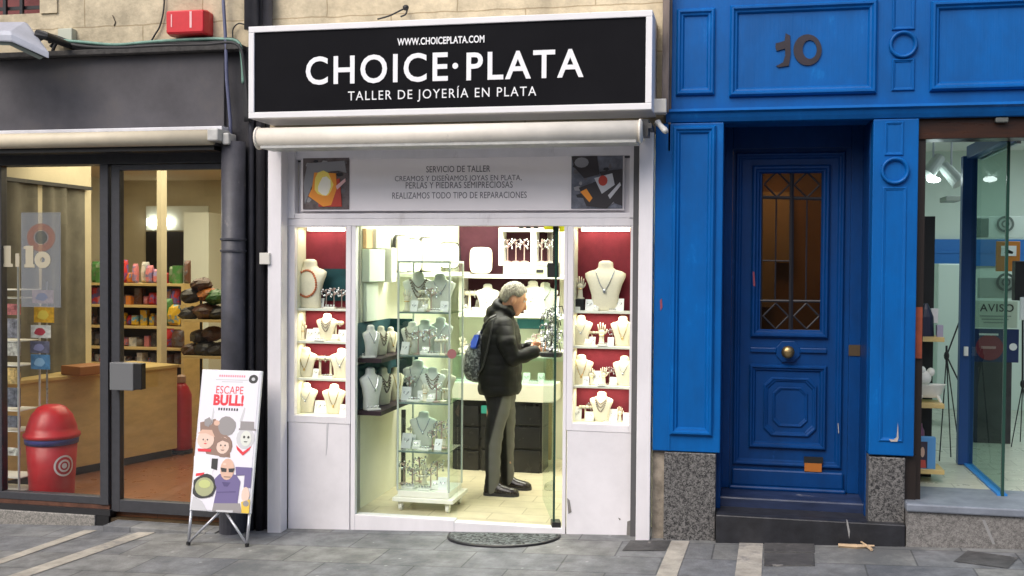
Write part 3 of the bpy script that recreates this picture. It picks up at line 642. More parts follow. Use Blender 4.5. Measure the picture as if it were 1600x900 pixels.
lpan(RC(1193, 590, 1276, 682, YD), .03, .015, .05); lpan(RC(1207, 605, 1262, 667, YD), .02, .010, .04)
mb = MB(); mb.rbox(1143, 735, 1318, 762, YD - .03, YD - .0005); mb.rbox(1139, 762, 1322, 769, YD - .045, YD - .0005); mb.build('kickboard', M_bluedk, leaf, bevel=.012)
mb = MB(); mb.rbox(1172, 543, 1213, 551, YD - .016, YD - .0005); mb.rbox(1250, 544, 1292, 552, YD - .016, YD - .0005)
mb.build('door_bar', M_bluedk, leaf, bevel=.006)
mb = MB(); mb.pprism([(1213, 543), (1222, 533), (1241, 533), (1250, 543), (1250, 556), (1241, 566), (1222, 566), (1213, 556)], YD - .014, YD - .0005); mb.build('knob_plate', M_bluedk, leaf, bevel=.004)
c = P(1231, 550, YD - .05); mb = MB(); mb.lathe((c.x, YD - .014, c.z), [(.036, 0), (.036, .006), (.016, .010), (.014, .03), (.034, .042), (.043, .058), (.038, .074), (.018, .083), (.001, .085)], 28, 'y'); mb.build('knob', M_brass, leaf, smooth=True)
mb = MB(); mb.box(wx0 - .004, wx1 + .004, YD + .03, YD + .036, wz0 - .004, wz1 + .004); mb.build('pane', M_amber, leaf)
# ironwork grille
g = MB(); yy = YD + .012; t = .009
def gr(px0, py0, px1, py1, r=.006): a, b = P(px0, py0, yy), P(px1, py1, yy); g.tube([a, b], r, 6)
gr(1237.5, 262, 1235.5, 520, .016); gr(1188, 308, 1287, 311, .012); gr(1188, 470, 1287, 471, .010); gr(1190, 266, 1285, 268, .008); gr(1189, 516, 1284, 517, .008); gr(1191, 264, 1189, 518, .007); gr(1285, 264, 1283, 518, .007)
gr(1213, 311, 1211, 470, .006); gr(1261, 311, 1259, 470, .006); gr(1190, 407, 1235, 408, .005)
for cx_, cy_ in ((1214, 288), (1261, 289), (1212, 494), (1260, 494)):
    rr = 20
    for a, b in (((-rr, 0), (0, -rr)), ((0, -rr), (rr, 0)), ((rr, 0), (0, rr)), ((0, rr), (-rr, 0))): gr(cx_ + a[0], cy_ + a[1], cx_ + b[0], cy_ + b[1], .007)
g.build('grille', M_iron, leaf)
mb = MB(); mb.rbox(1326, 539, 1344, 556, YD - .016, YD - .0105); mb.build('lock_plate', mat('tarnished_plate', (.10, .07, .04), .5, metal=.5), bs)
mb = MB(); mb.rbox(1257, 724, 1284, 737, YD - .034, YD - .024); mb.build('slot_flap', mat('orange_brown_flap', (.40, .13, .02), .5), leaf)
mb = MB(); mb.rbox(1256, 714, 1286, 724, YD - .032, YD - .0235); mb.build('slot_hole', M_black, leaf)
mb = MB(); mb.box(sx0 - .01, sx1 + .01, YD + .035, YD + .045, sz0 - .01, sz1 + .01); mb.build('slot_back', M_black, leaf)
for pix in ([(1176, 424), (1179, 425), (1180, 448), (1177, 446)], [(1031, 470), (1034, 466), (1035, 480), (1032, 486)], [(1309, 662), (1310, 661), (1311, 676), (1310, 678)]):
    mb = MB(); Yc = YP - .003 if pix[0][0] < 1100 else YD - .0315; Yc = Yc if pix[0][0] != 1309 else YD - .025; mb.pprism(pix, Yc, Yc + .003); mb.build('paint_chip', mat('reddish_chip', (.25, .05, .08), .7) if pix[0][0] < 1200 else M_chip, bs)
# lobby behind the door
lb = MB(); lb.box(frx0 - .1, frx1 + .1, 1.6, 1.65, .2, 2.8); lb.build('lobby_wall', mat('ochre_lobby', (.50, .30, .13), .7, var=.3, vscale=1.2), bs)
mb = MB(); mb.rbox(1190, 300, 1240, 410, 1.5, 1.55); mb.rbox(1190, 300, 1212, 480, 1.45, 1.49); mb.build('lobby_door', mat('pale_ochre', (.75, .58, .30), .6), bs)
area('lobby_lamp', (.3, 1.0, 2.6), .3, 2.0, (1, .68, .4))
# steps
DZ = .268
mb = MB(); mb.box(DX0 - .01, DX1 + .01, .16, YD + .1, .12, DZ); mb.build('step', M_bluestone, bs, bevel=.012)
x0, x1, z0, z1 = RC(1117, 800, 1416, 846, -.16)
mb = MB(); mb.box(LP[1] - .02, P(1415, 820, -.1).x, -.10, -.011, -.1, .205); mb.box(LP[1] - .02, P(1415, 820, -.1).x, -.0109, .19, -.1, .203)
mb.build('step', M_blkstone, bs, bevel=.008)
mb = MB(); mb.pprism([(1322, 812), (1324, 812), (1328, 830), (1327, 842), (1325, 832)], -.102, -.1005); mb.build('scratch', mat('white_scratch', (.28, .28, .28), .8), bs)

# ---------------------------------------------------------------- shop with open glass door at the right
rs = thing('corner_shopfront', 'dark timber shop entrance at the right edge with an open glass door', 'shopfront', (2.2, .1, .1))
HX = x1r + .004
zhd0, zhd1 = P(1520, 217, .03).z, P(1520, 188, .0).z
mb = MB(); mb.box(HX, RX, .0, .2, zhd0, zct + .1); mb.build('header', M_brownwood, rs, bevel=.004)
mb = MB(); mb.box(HX, P(1441, 500, .05).x, .02, .2, .25, zhd0); mb.rbox(1414, 712, 1431, 785, .0, .1); mb.build('jamb', mat('black_brown_jamb', (.018, .012, .010), .4), rs)
mb = MB(); mb.rbox(1429, 480, 1441, 560, .0, .018); mb.build('jamb_board', mat('rust_red_board', (.25, .05, .02), .6, var=.3), rs)
RZ = P(1500, 790, -.1).z
mb = MB(); mb.box(P(1415, 795, -.1).x + .002, RX, -.12, .45, RZ - .05, RZ); mb.build('tread', M_slate, rs, bevel=.01)
mb = MB(); mb.box(P(1415, 830, -.1).x + .004, RX, -.10, .45, -.1, RZ - .051); mb.build('step_riser', M_granite2, rs)
mb = MB(); mb.pprism([(1534, 812), (1539, 812), (1555, 850), (1551, 851)], -.102, -.1002); mb.build('scratch', mat('white_scratch', (.28, .28, .28), .8), rs)
mb = MB(); mb.box(HX, 5.0, .45, 4.6, RZ - .06, RZ - .003); mb.build('floor', M_rfloor, rs)
mb = MB(); mb.box(HX - .1, HX - .02, .3, 4.7, RZ - .06, 3); mb.box(HX, 5, 4.6, 4.7, RZ - .06, 3); mb.box(5, 5.1, .3, 4.7, RZ - .06, 3); mb.build('wall', mat('cool_white_wall', (.66, .74, .68), .7), rs)
mb = MB(); mb.box(HX - .1, 5.1, .2, 4.7, 2.95, 3.0); mb.build('ceiling', M_pan, rs)
mb = MB(); mb.rbox(1440, 374, 1700, 416, 4.57, 4.599); mb.rbox(1440, 392, 1700, 396, 4.56, 4.569); mb.build('wall_band', mat('blue_wall_band', (.02, .16, .52), .5), rs)
# open door: blue post, top rail, glass leaf running inward
GX = 2.03
a = P(1519, 500, 1.6); b = PZ(1566, 775, RZ); c = PZ(1512, 726, RZ)
gx0, gy0, gx1, gy1 = b.x, b.y, c.x, c.y
ang = math.atan2(gy1 - gy0, gx1 - gx0); Ld = math.hypot(gy1 - gy0, gx1 - gx0); cx, cy = (gx0 + gx1) / 2, (gy0 + gy1) / 2
ztop = P(1572, 222, gy0).z
mb = MB(); mb.obox((cx, cy), ang, Ld / 2, .006, RZ, ztop); dg = mb.build('door', glass('smoky_green_glass', (.70, .80, .76), fac=.22), rs)
mb = MB(); mb.obox((gx0, gy0), ang, .008, .009, RZ, ztop); mb.build('door_edge', mat('dark_green_edge', (.02, .06, .045), .2), dg)
M_bpost = mat('navy_blue_aluminium', (.015, .06, .22), .4)
mb = MB(); mb.obox((gx1 - .02, gy1 + .02), ang, .04, .05, RZ, ztop + .02); mb.build('door_post', M_bpost, dg, bevel=.004)
mb = MB(); mb.obox((cx, cy), ang, Ld / 2, .045, ztop - .0, ztop + .09); mb.build('top_rail', M_bpost, dg, bevel=.004)
mb = MB(); mb.obox((cx + .06, cy), ang, Ld / 2, .012, ztop - .01, ztop + .02); mb.build('rail_trim', M_steel, dg)
mb = MB(); mb.obox((cx, cy), ang, Ld / 2, .03, RZ, RZ + .012); mb.build('floor_guide', mat('bright_blue_guide', (.03, .22, .60), .4), dg)
# ================================================================ OBJECTS OUTSIDE
# ---- sign box
YS = -.36
x0, x1, z0, z1 = RC(388, 30, 1020, 178, YS); x0 = P(388, 115, YS).x; x1 = P(1019, 95, YS).x
z1 = P(700, 28.5, YS).z; z0 = P(700, 178, YS).z
sg = thing('shop_sign', 'long black and white framed box sign above the jewellery shop awning', 'shop sign', ((x0 + x1) / 2, YS, z0))
mb = MB(); t = .040
mb.box(x0, x1, YS, .02, z1 - t, z1); mb.box(x0, x1, YS, .02, z0, z0 + t); mb.box(x0, x0 + t, YS, .02, z0 + t, z1 - t); mb.box(x1 - t, x1, YS, .02, z0 + t, z1 - t); mb.box(x0 + t, x1 - t, YS + .03, .02, z0 + t, z1 - t)
mb.build('frame', mat('sign_white_frame', (.80, .79, .80), .45, var=.05, vscale=3, stain=((.40, .38, .34), 8, .66, .06)), sg, bevel=.004)
mb = MB(); mb.box(x0 + t, x1 - t, YS + .012, YS + .029, z0 + t, z1 - t); mb.build('face', M_signblk, sg)
YT = YS + .011
def stx(s, a, b, c, d, bold, space, nm='lettering'):
    xx0, xx1 = P(a, (b + d) / 2, YT).x, P(c, (b + d) / 2, YT).x; m_ = (a + c) / 2
    return text(s, nm, (xx0, xx1, P(m_, d, YT).z, P(m_, b, YT).z), YT, M_signwh, sg, bold, space, .003)
stx('WWW.CHOICEPLATA.COM', 621, 57.5, 757, 69, .022, 1.03)
stx('CHOICE', 478, 85, 700, 130, .016, 1.16); stx('PLATA', 729, 79, 912, 123, .016, 1.16)
mb = MB(); c = P(711.5, 103, YT); mb.lathe((c.x, YT, c.z), [(.019, 0), (.019, .003)], 20, 'y'); mb.build('dot', M_signwh, sg)
stx('TALLER DE JOYERÍA EN PLATA', 544, 135, 838, 158, .0, 1.2)
mb = MB(); mb.rbox(1022, 154, 1041, 176, -.16, -.05); tag(mb.build('junction_box', M_awn, bevel=.005), 'cream square junction box at the lower right corner of the sign', 'junction box')
mb = MB(); a, b = P(1026, 190, -.2), P(1041, 206, -.32); mb.tube([a + (b - a) * t_ for t_ in (0, .12, .3, .85, 1)], [.012, .022, .016, .02, .015], 12); tag(mb.build('lamp_holder', M_awnm, smooth=True), 'small pale tube-shaped fitting hanging under the sign corner', 'fitting')
# ---- rolled awnings
def awning(nm, label, ax, bx, pyt, pyb, Y, m, cat='awning'):
    zc, r = (P((ax + bx) / 2, pyt, Y).z + P((ax + bx) / 2, pyb, Y).z) / 2, abs(P((ax + bx) / 2, pyt, Y).z - P((ax + bx) / 2, pyb, Y).z) / 2
    a, b = P(ax, 210, Y).x, P(bx, 205, Y).x
    t = thing(nm, label, cat, ((a + b) / 2, Y, zc))
    n = 20; mb = MB(); mb.tube([(a, Y, zc), (b, Y, zc)], r, 26); mb.build('case', m, t, smooth=False, bevel=0).data.polygons.foreach_set('use_smooth', [True] * 26 + [False] * 2)
    return t, a, b, zc, r
aw, a, b, zc, r = awning('awning', 'cream rolled awning case under the black jewellery sign', 404, 1003, 194, 227, -.33, M_awn)
mb = MB(); mb.box(a + .03, b - .03, -.37, -.17, zc - r - .006, zc - r + .02); mb.build('front_bar', M_awnm, aw, bevel=.004)
for xx in (a - .004, b - .016):
    mb = MB(); mb.lathe((xx, -.33, zc), [(r + .008, 0), (r + .01, .01), (r - .01, .02)], 24, 'x'); mb.box(xx, xx + .016, -.32, .02, zc - .03, zc + .03); mb.build('end_bracket', M_awn, aw)
mb = MB(); mb.rbox(1003, 186, 1013, 212, -.30, -.16); mb.rbox(1012, 192, 1018, 200, -.32, -.1); mb.build('arm_joint', mat('dark_steel_joint', (.06, .06, .06), .5), aw)
aw2, a, b, zc, r = awning('awning', 'cream rolled awning case along the bottom of the grey grocery fascia', -160, 332, 207.5, 231, -.18, mat('tan_awning_tube', (.66, .58, .43), .5, var=.08, vscale=5))
mb = MB(); mb.box(a, P(352, 200, -.1).x, -.15, 0, zc + r + .002, zc + r + .028); mb.build('hood', mat('pale_metal_hood', (.66, .66, .70), .4, var=.1, vscale=9), aw2, bevel=.004)
mb = MB(); mb.box(a, b, -.16, 0, zc - r - .03, zc - r - .0); mb.build('front_bar', M_black, aw2)
mb = MB(); xx = b; mb.box(xx - .01, xx + .07, -.24, -.02, zc - .03, zc + .055); mb.box(xx + .07, xx + .12, -.18, -.06, zc - .05, zc + .03); mb.build('end_bracket', M_awnm, aw2, bevel=.01)
# ---- transom board with its lettering and pictures
tb = thing('workshop_board', 'long pale printed board with four lines of text above the shop windows', 'sign board', (P(715, 330, .03).x, .04, P(715, 330, .04).z))
YTB = YF + .025
x0, x1, z0, z1 = RC(470, 245, 975, 329, YTB)
mb = MB(); mb.box(x0, x1, YTB, YTB + .02, z0, z1); mb.build('board', M_transom, tb)
M_tg = mat('grey_print', (.16, .15, .17), .6)
def btx(s, a, b, c, d, bold=.0, sp=1.05): xx0, xx1, zz0, zz1 = RC(a, b, c, d, YTB - .001); text(s, 'lettering', (xx0, xx1, zz0, zz1), YTB - .001, M_tg, tb, bold, sp, .0008)
btx('SERVICIO DE TALLER', 666, 259, 766, 269, .006); btx('CREAMOS Y DISEÑAMOS JOYAS EN PLATA,', 617, 272, 815, 285); btx('PERLAS Y PIEDRAS SEMIPRECIOSAS', 634, 284, 801, 294); btx('REALIZAMOS TODO TIPO DE REPARACIONES', 613, 300, 823, 310)
def flatpic(name, parent, r, Y, base, shapes):
    x0, x1, z0, z1 = r; mb = MB(); mb.box(x0, x1, Y, Y + .004, z0, z1); p = mb.build(name, base, parent)
    for q_ in range(26):
        u, v = rnd.uniform(.06, .9), rnd.uniform(.06, .9); a_, b_ = rnd.uniform(.03, .10), rnd.uniform(.02, .06); t_ = rnd.uniform(0, 3.1)
        shapes.insert(0, (fm(['print_speck_dark', 'print_speck_grey', 'print_speck_pale'][q_ % 3], [(.02, .02, .025), (.13, .12, .13), (.32, .31, .32)][q_ % 3]), [(min(max(u + a_ * math.cos(k * 1.26 + t_), 0), 1), min(max(v + b_ * math.sin(k * 1.26 + t_), 0), 1)) for k in range(5)])) if (x1 - x0) > .2 else None
    for i, (m, poly) in enumerate(shapes):
        mb = MB(); mb.prism([(x0 + u * (x1 - x0), z1 - v * (z1 - z0)) for u, v in poly], Y - .0002 * (i + 1), Y + .001); mb.build('picture_patch', m, p)
    return p
def fm(n, c, r=.5, **k): return mat(n, c, r, **k)
C_or = fm('glow_orange', (.85, .30, .03)); C_ye = fm('glow_yellow', (.95, .75, .15)); C_wh = fm('glow_white', (.95, .90, .75)); C_rd = fm('deep_red_print', (.50, .05, .03)); C_gy = fm('grey_print_tone', (.25, .25, .27)); C_dk = fm('dark_print', (.03, .025, .03))
blob = lambda cx, cy, rx, ry, n=12, j=.0: [(cx + rx * math.cos(2 * math.pi * k / n) * (1 + j * math.sin(5 * k)), cy + ry * math.sin(2 * math.pi * k / n) * (1 + j * math.cos(7 * k))) for k in range(n)]
flatpic('photo_print', tb, RC(474, 247, 546, 327, YTB), YTB - .006, fm('dark_brown_print', (.07, .05, .05), var=.5, vscale=18, col2=(.16, .13, .13)), [
    (C_gy, [(.1, .1), (.9, .06), (.95, .3), (.75, .25), (.3, .3), (.05, .9), (.02, .5)]), (C_rd, [(.28, .5), (.8, .4), (.85, .95), (.35, .95)]), (C_or, [(.25, .28), (.72, .30), (.74, .6), (.62, .92), (.45, .95), (.12, .74), (.2, .6)]), (C_ye, blob(.45, .52, .22, .24, 12, .15)), (C_wh, blob(.47, .56, .14, .18, 10, .2)), (fm('pink_tong', (.8, .5, .5)), [(.72, .55), (.92, .4), (.93, .46), (.75, .62)])])
flatpic('photo_print', tb, RC(893, 244, 973, 326, YTB), YTB - .006, fm('blue_grey_print', (.14, .15, .19), var=.4, vscale=16), [
    (C_dk, [(.0, 0), (.5, 0), (.55, .35), (.25, .42), (.05, .2)]), (C_gy, blob(.2, .12, .14, .1, 12)), (C_dk, [(.15, .6), (.45, .5), (.95, .75), (.7, 1), (.3, .95)]), (C_dk, [(.55, .3), (1, .25), (1, .95), (.85, .9)]), (fm('pale_print', (.55, .55, .58)), [(.45, .42), (.8, .33), (.85, .55), (.6, .72)]), (C_rd, blob(.62, .47, .09, .1)), (C_or, [(.18, .68), (.3, .62), (.42, .8), (.36, .88)]), (fm('pale_print', (.55, .55, .58)), [(.72, .75), (.95, .5), (.97, .56), (.76, .82)])])
mb = MB()
for cx_ in (815, 826, 838): mb.rbox(cx_ - 4, 353.5, cx_ + 3, 357, .125, .127)
tag(mb.build('window_lettering', M_black), 'row of tiny dark marks at the top of the shop doorway glass', 'lettering')

# ---- alarm box, floodlight, cables
YA = -.02
al = thing('alarm_box', 'small bright red plastic alarm box fixed to the cream stone wall', 'alarm box', (P(289, 56, YA).x, YW, P(289, 56, YA).z))
x0, x1, z0, z1 = RC(259, 15, 319, 53, -.10)
mb = MB(); mb.rings([rect(x0, x1, z0, z1, YW, 0, .01), rect(x0 - .004, x1 + .004, z0 - .004, z1 + .004, -.04, 0, .012), rect(x0, x1, z0, z1, -.095, .003, .01), rect(x0, x1, z0 + .008, z1, -.105, .008, .01)], close_last=True); mb.build('case', M_redbox, al, bevel=.004)
mb = MB(); x_ = P(298, 30, -.106).x; mb.box(x_ - .008, x_ + .008, -.108, -.1055, z0 + .04, z1 - .015); x_ = P(268, 30, -.106).x; mb.box(x_ - .004, x_ + .004, -.108, -.1055, z0 + .05, z1 - .03); mb.build('label_strip', fm('pale_pink_print', (.85, .5, .5)), al)
fl = thing('floodlight', 'grey wedge-shaped floodlight at the upper left pointing down', 'floodlight', (P(30, 60, -.2).x, YW, P(30, 60, -.1).z))
Yf0 = -.45
pA = [P(-25, 40, -.30), P(44, 37, -.30), P(76, 84, -.42), P(20, 53, -.55)]
top = [P(-60, 38, -.25), P(44, 37, -.25), P(77, 82, -.40), P(18, 54, -.50), P(-60, 52, -.50)]
mb = MB(); up = [v + Vector((0, 0, .0)) for v in top]; lo = [v + Vector((.0, .0, -.045)) for v in top]; lo2 = [v + Vector((.02 if v.x < top[1].x - .2 else -.03, .02, -.11)) for v in top]
mb.rings([[v.lerp(sum(up, Vector()) / 5, .15) + Vector((0, 0, .025)) for v in up], up, lo], close_last=True); mb.f.append(list(range(5))[::-1]); mb.m.append(0)
mb.build('housing', M_grey, fl, bevel=.006)
mb = MB(); c0 = sum(lo, Vector()) / 5; mb.rings([[v.lerp(c0, .12) + Vector((0, 0, -.004)) for v in lo], [v.lerp(c0, .2) + Vector((0, 0, -.03)) for v in lo]], close_last=True); mb.build('lens', fm('smoked_lens', (.16, .19, .17), .25), fl)
mb = MB(); c = P(60, 56, -.30); mb.tube([c, c + Vector((.05, .0, 0)), (c.x + .09, YW + .02, c.z - .03)], [.045, .03, .02], 12); mb.build('bracket', M_black, fl)
jb = MB(); jb.rbox(90, 44, 112, 66, -.03, YW); tag(jb.build('junction_box', fm('grey_green_box', (.50, .52, .42)), bevel=.006), 'pale grey-green junction box beside the floodlight', 'junction box')
def cable(pix, Y, r, m, label, nm='cable', n=8):
    pts = [P(a, b, Y + (c[0] if c else 0)) for a, b, *c in pix]
    # smooth the path
    out = []
    for i in range(len(pts) - 1):
        p0, p1, p2, p3 = pts[max(i - 1, 0)], pts[i], pts[i + 1], pts[min(i + 2, len(pts) - 1)]
        for k in range(6):
            t = k / 6; out.append(.5 * ((2 * p1) + (p2 - p0) * t + (2 * p0 - 5 * p1 + 4 * p2 - p3) * t * t + (3 * p1 - p0 - 3 * p2 + p3) * t ** 3))
    out.append(pts[-1]); mb = MB(); mb.tube(out, r, n); return tag(mb.build(nm, m, smooth=True), label, 'cable')
cable([(75, 60), (95, 63), (130, 66), (180, 70), (230, 66), (290, 62), (345, 61), (372, 66), (378, 90), (380, 130)], -.055, .012, M_green, 'sagging pale green cable along the ledge above the grey fascia')
for i in range(5):
    o_ = i * 2.6 - 2; cable([(70 + i * 3, 52 + i * 7), (92, 60 + o_ * .6), (120, 69 + o_ * .7), (180, 73 + o_ * .5 + (i % 2) * 2), (250, 69 + o_ * .7 - (i % 2) * 2), (320, 66 + o_ * .5 + (i % 3)), (370, 66 + o_), (380 + i, 110), (384 + i * 2, 190)], -.035 - .014 * (i % 3), .012, M_rubber, ['topmost', 'second', 'middle', 'fourth', 'lowest'][i] + ' black cable of the tangled bundle on the fascia ledge')
cable([(257, -30), (256, 12), (250, 40), (241, 56), (234, 68)], .01, .006, M_rubber, 'thin black cable dropping past the left side of the red box')
cable([(364, 62), (364, 46), (372, 37), (382, 38)], .0, .005, M_rubber, 'short looped grey cable between the red box and the drainpipes')
cable([(590, 30), (610, 24), (634, 13), (634, 22), (626, 26)], -.02, .006, M_rubber, 'loose thin dark cable lying over the top edge of the sign')
mb = MB(); c = P(634, 12, -.02); mb.ball(c, .022, .02, .02, 10, 6); tag(mb.build('cable_clip', M_black, smooth=True), 'small black cable clip on the stone just above the sign', 'cable clip')
cable([(176, 24), (180, 34), (178, 40)], YW - .004, .004, fm('stain_brown', (.1, .08, .05)), 'short curled wire stub on the cream stone above the cables')

# ---- half-round door mat
dm = MB(); a = gp(703, 836); b = gp(875, 838); cxm = (a[0] + b[0]) / 2; hw = (b[0] - a[0]) / 2; ym = a[1] + .01
pts = [(cxm - hw * math.cos(math.pi * k / 28), ym - .30 * math.sin(math.pi * k / 28) ** .85) for k in range(29)]
rs_ = []
for ins, dz in ((0, .001), (0, .012), (.012, .018)):
    rs_.append([(cxm + (x - cxm) * (1 - ins / hw), ym + (y - ym) * (1 - ins / .3), ZG(x) + dz) for x, y in pts])
dm.rings(rs_, close_last=True); dmt = thing('doormat', 'half-round speckled charcoal doormat on the pavement at the open doorway', 'doormat', (cxm, ym, ZG(cxm)))
dm.build('pile', M_mat, dmt)
mb = MB(); mb.tube([(x, y, ZG(x) + .008) for x, y in pts], .010, 8); mb.build('rubber_edge', M_black, dmt)

# ---- advertising board
fz = ZG(-3.2); ft = PZ(291, 851, ZG(-3.35)); fr_ = PZ(382, 852, ZG(-3.0))
Xf, Yf = ft.x, ft.y; W = (fr_.x - ft.x) + .035
Yt = (Xf / P(316, 577, 0).x) * D - D; Zt = P(316, 577, Yt).z; tilt = math.atan2(Yt - Yf, Zt - ft.z); Lb = math.hypot(Yt - Yf, Zt - ft.z)
zb_ = (P(296, 797, Yf + .05).z - ft.z) / math.cos(tilt)
bd = thing('advertising_board', 'white poster board on tilted metal legs standing before the downpipe', 'sign board', (Xf, Yf, ft.z))
# modelled upright in its own frame, then leaned back
M_alu = fm('aluminium_tube', (.45, .46, .50), .35, metal=.5)
def lb_(mb, nm, m, bevel=0, parent=None, smooth=False):
    o = mb.build(nm, m, None, bevel=bevel, smooth=smooth); o.parent = parent or bd; return o
slope = fr_.z - ft.z
mb = MB(); mb.box(.0, W, .0, .022, zb_, Lb); board = lb_(mb, 'poster_frame', fm('white_frame_edge', (.72, .73, .78), .4), .004)
mb = MB(); mb.box(.012, W - .016, -.003, .0, zb_ + .01, Lb - .012); lb_(mb, 'poster', fm('white_poster_print', (.82, .80, .86), .35), 0, board)
for n_, (xa_, xb_, zc__) in enumerate(((.008, W * .52 - .01, 0), (W - .012, W * .56, slope))):
    mb = MB(); mb.tube([(xa_, .012, zb_ + .02), (xa_, .012, zc__ + .008)], .010, 10); lb_(mb, 'leg', M_alu, 0, None, True)
    mb = MB(); mb.tube([(xa_, .010, zc__ + .012), (xb_, .020, zb_ + .01)], .0085, 10); lb_(mb, 'brace', M_alu, 0, None, True)
    mb = MB(); mb.lathe((xa_, .012, zc__ - .001), [(.014, 0), (.015, .018), (.010, .022)], 10); lb_(mb, 'foot', M_black)
mb = MB(); s_ = math.tan(tilt + .25); mb.tube([(W / 2, .03, Lb - .05), (W / 2, .03 + (Lb - .1) * math.sin(tilt + .22), .05 + (Lb) * (math.sin(tilt) * -.1))], .010, 8); lb_(mb, 'back_strut', M_black)
bd.rotation_euler = (-tilt, 0, 0)
HB = Lb - zb_
def U(u, v): return (u * W, Lb - v * HB)
def pp_(name, m, poly, lvl): mb = MB(); mb.prism([U(u, v) for u, v in poly], -.003 - .0007 * lvl, -.0025 - .0007 * (lvl - 1)); return lb_(mb, name, m, 0, board)
def ptx(s, u0, v0, u1, v1, m, bold=0, sp=1): o = text(s, 'poster_lettering', (u0 * W, u1 * W, Lb - v1 * HB, Lb - v0 * HB), -.0032, m, None, bold, sp, .0006); o.parent = board
C_red = fm('poster_red', (.75, .05, .07)); C_pink = fm('poster_pink', (.80, .30, .36)); C_sk = fm('poster_skin', (.72, .47, .36)); C_sk2 = fm('poster_pale_skin', (.80, .60, .50)); C_gr = fm('poster_grey', (.32, .30, .30)); C_br = fm('poster_brown', (.30, .20, .16)); C_pu = fm('poster_purple', (.17, .14, .30)); C_ol = fm('poster_olive', (.40, .42, .24)); C_bk = fm('poster_black', (.05, .05, .05)); C_lg = fm('poster_light_grey', (.60, .60, .62)); C_yl = fm('poster_yellow', (.80, .55, .08))
ptx('ESCAPE', .27, .115, .72, .17, C_red, -.0, 1.05); ptx('BULL!', .24, .175, .74, .255, C_red, .05, 1.05)
for i in range(12): pp_('poster_print', C_pink, [(.30 + i * .037, .035), (.325 + i * .037, .035), (.325 + i * .037, .05), (.30 + i * .037, .05)], 1)
pp_('poster_print', C_lg, [(.25, .068), (.78, .066), (.78, .072), (.25, .074)], 1); pp_('poster_print', C_lg, [(.35, .082), (.7, .08), (.7, .086), (.35, .088)], 1)
for i in range(8): pp_('poster_print', C_bk, [(.33 + i * .043, .272), (.355 + i * .043, .27), (.357 + i * .043, .288), (.333 + i * .043, .29)], 1)
pp_('poster_print', C_bk, blob(.87, .06, .075, .032, 20, .05), 1); pp_('poster_print', C_lg, blob(.87, .06, .03, .012, 10), 2)
# crowd drawing: generic cartoon people, a bull-like grey mass, a bald man in sunglasses
for pts, m, l in (([(.05, .38), (.3, .35), (.42, .42), (.55, .48), (.6, .62), (.2, .6), (.08, .5)], C_br, 1), (blob(.5, .40, .15, .07, 14, .06), C_gr, 2), (blob(.17, .50, .14, .065, 14), C_sk2, 3), ([(.03, .46), (.1, .43), (.26, .43), (.32, .48), (.17, .455)], C_sk, 4), ([(.05, .565), (.28, .565), (.27, .585), (.06, .585)], C_red, 4),
                  (blob(.47, .54, .15, .08, 14), C_br, 3), (blob(.46, .535, .11, .06, 14), C_sk2, 4), (blob(.82, .48, .15, .075, 14), C_lg, 2), ([(.72, .36), (.94, .36), (.95, .41), (.72, .41)], C_gr, 3), ([(.7, .41), (.98, .41), (.98, .422), (.7, .422)], C_gr, 3), (blob(.83, .48, .09, .055, 12), fm('poster_chalk', (.72, .74, .68)), 4), ([(.68, .53), (.8, .575), (.93, .53), (.9, .56), (.8, .6), (.7, .56)], C_red, 4),
                  ([(.0, .62), (.25, .61), (.34, .70), (.3, .8), (.05, .85)], fm('poster_white', (.86, .86, .9)), 3), ([(.3, .63), (.4, .63), (.4, .71), (.3, .7)], C_bk, 4), ([(.06, .74), (.2, .73), (.19, .75), (.06, .76)], C_red, 4),
                  ([(.38, .77), (.45, .735), (.72, .735), (.8, .78), (.78, .92), (.84, .995), (.38, .995), (.42, .85), (.34, .80)], C_pu, 5), ([(.70, .68), (.97, .68), (.97, .82), (.86, .82), (.86, .735), (.72, .74)], C_pu, 5), ([(.40, .94), (.82, .93), (.86, .995), (.38, .995)], C_gr, 6), (blob(.57, .70, .115, .075, 16), C_sk, 6), ([(.46, .69), (.56, .695), (.56, .72), (.48, .72)], C_bk, 7), ([(.59, .695), (.69, .69), (.67, .72), (.60, .72)], C_bk, 7), ([(.52, .75), (.64, .75), (.63, .757), (.53, .757)], C_br, 7),
                  (blob(.22, .83, .2, .085, 22, .10), C_bk, 6), (blob(.22, .83, .155, .066, 18), C_ol, 7), (blob(.22, .81, .10, .03, 12), fm('poster_lime', (.55, .60, .25)), 8), ([(.05, .9), (.2, .93), (.3, .995), (.02, .995)], C_lg, 5), (blob(.90, .87, .07, .05, 12, .1), C_sk2, 6), ([(.84, .92), (.98, .90), (.98, .995), (.86, .995)], C_yl, 6), (blob(.92, .93, .05, .02, 10), C_gr, 7), ([(.45, .985), (.72, .982), (.72, .997), (.45, .997)], C_lg, 8)):
    pp_('poster_print', m, pts, l)
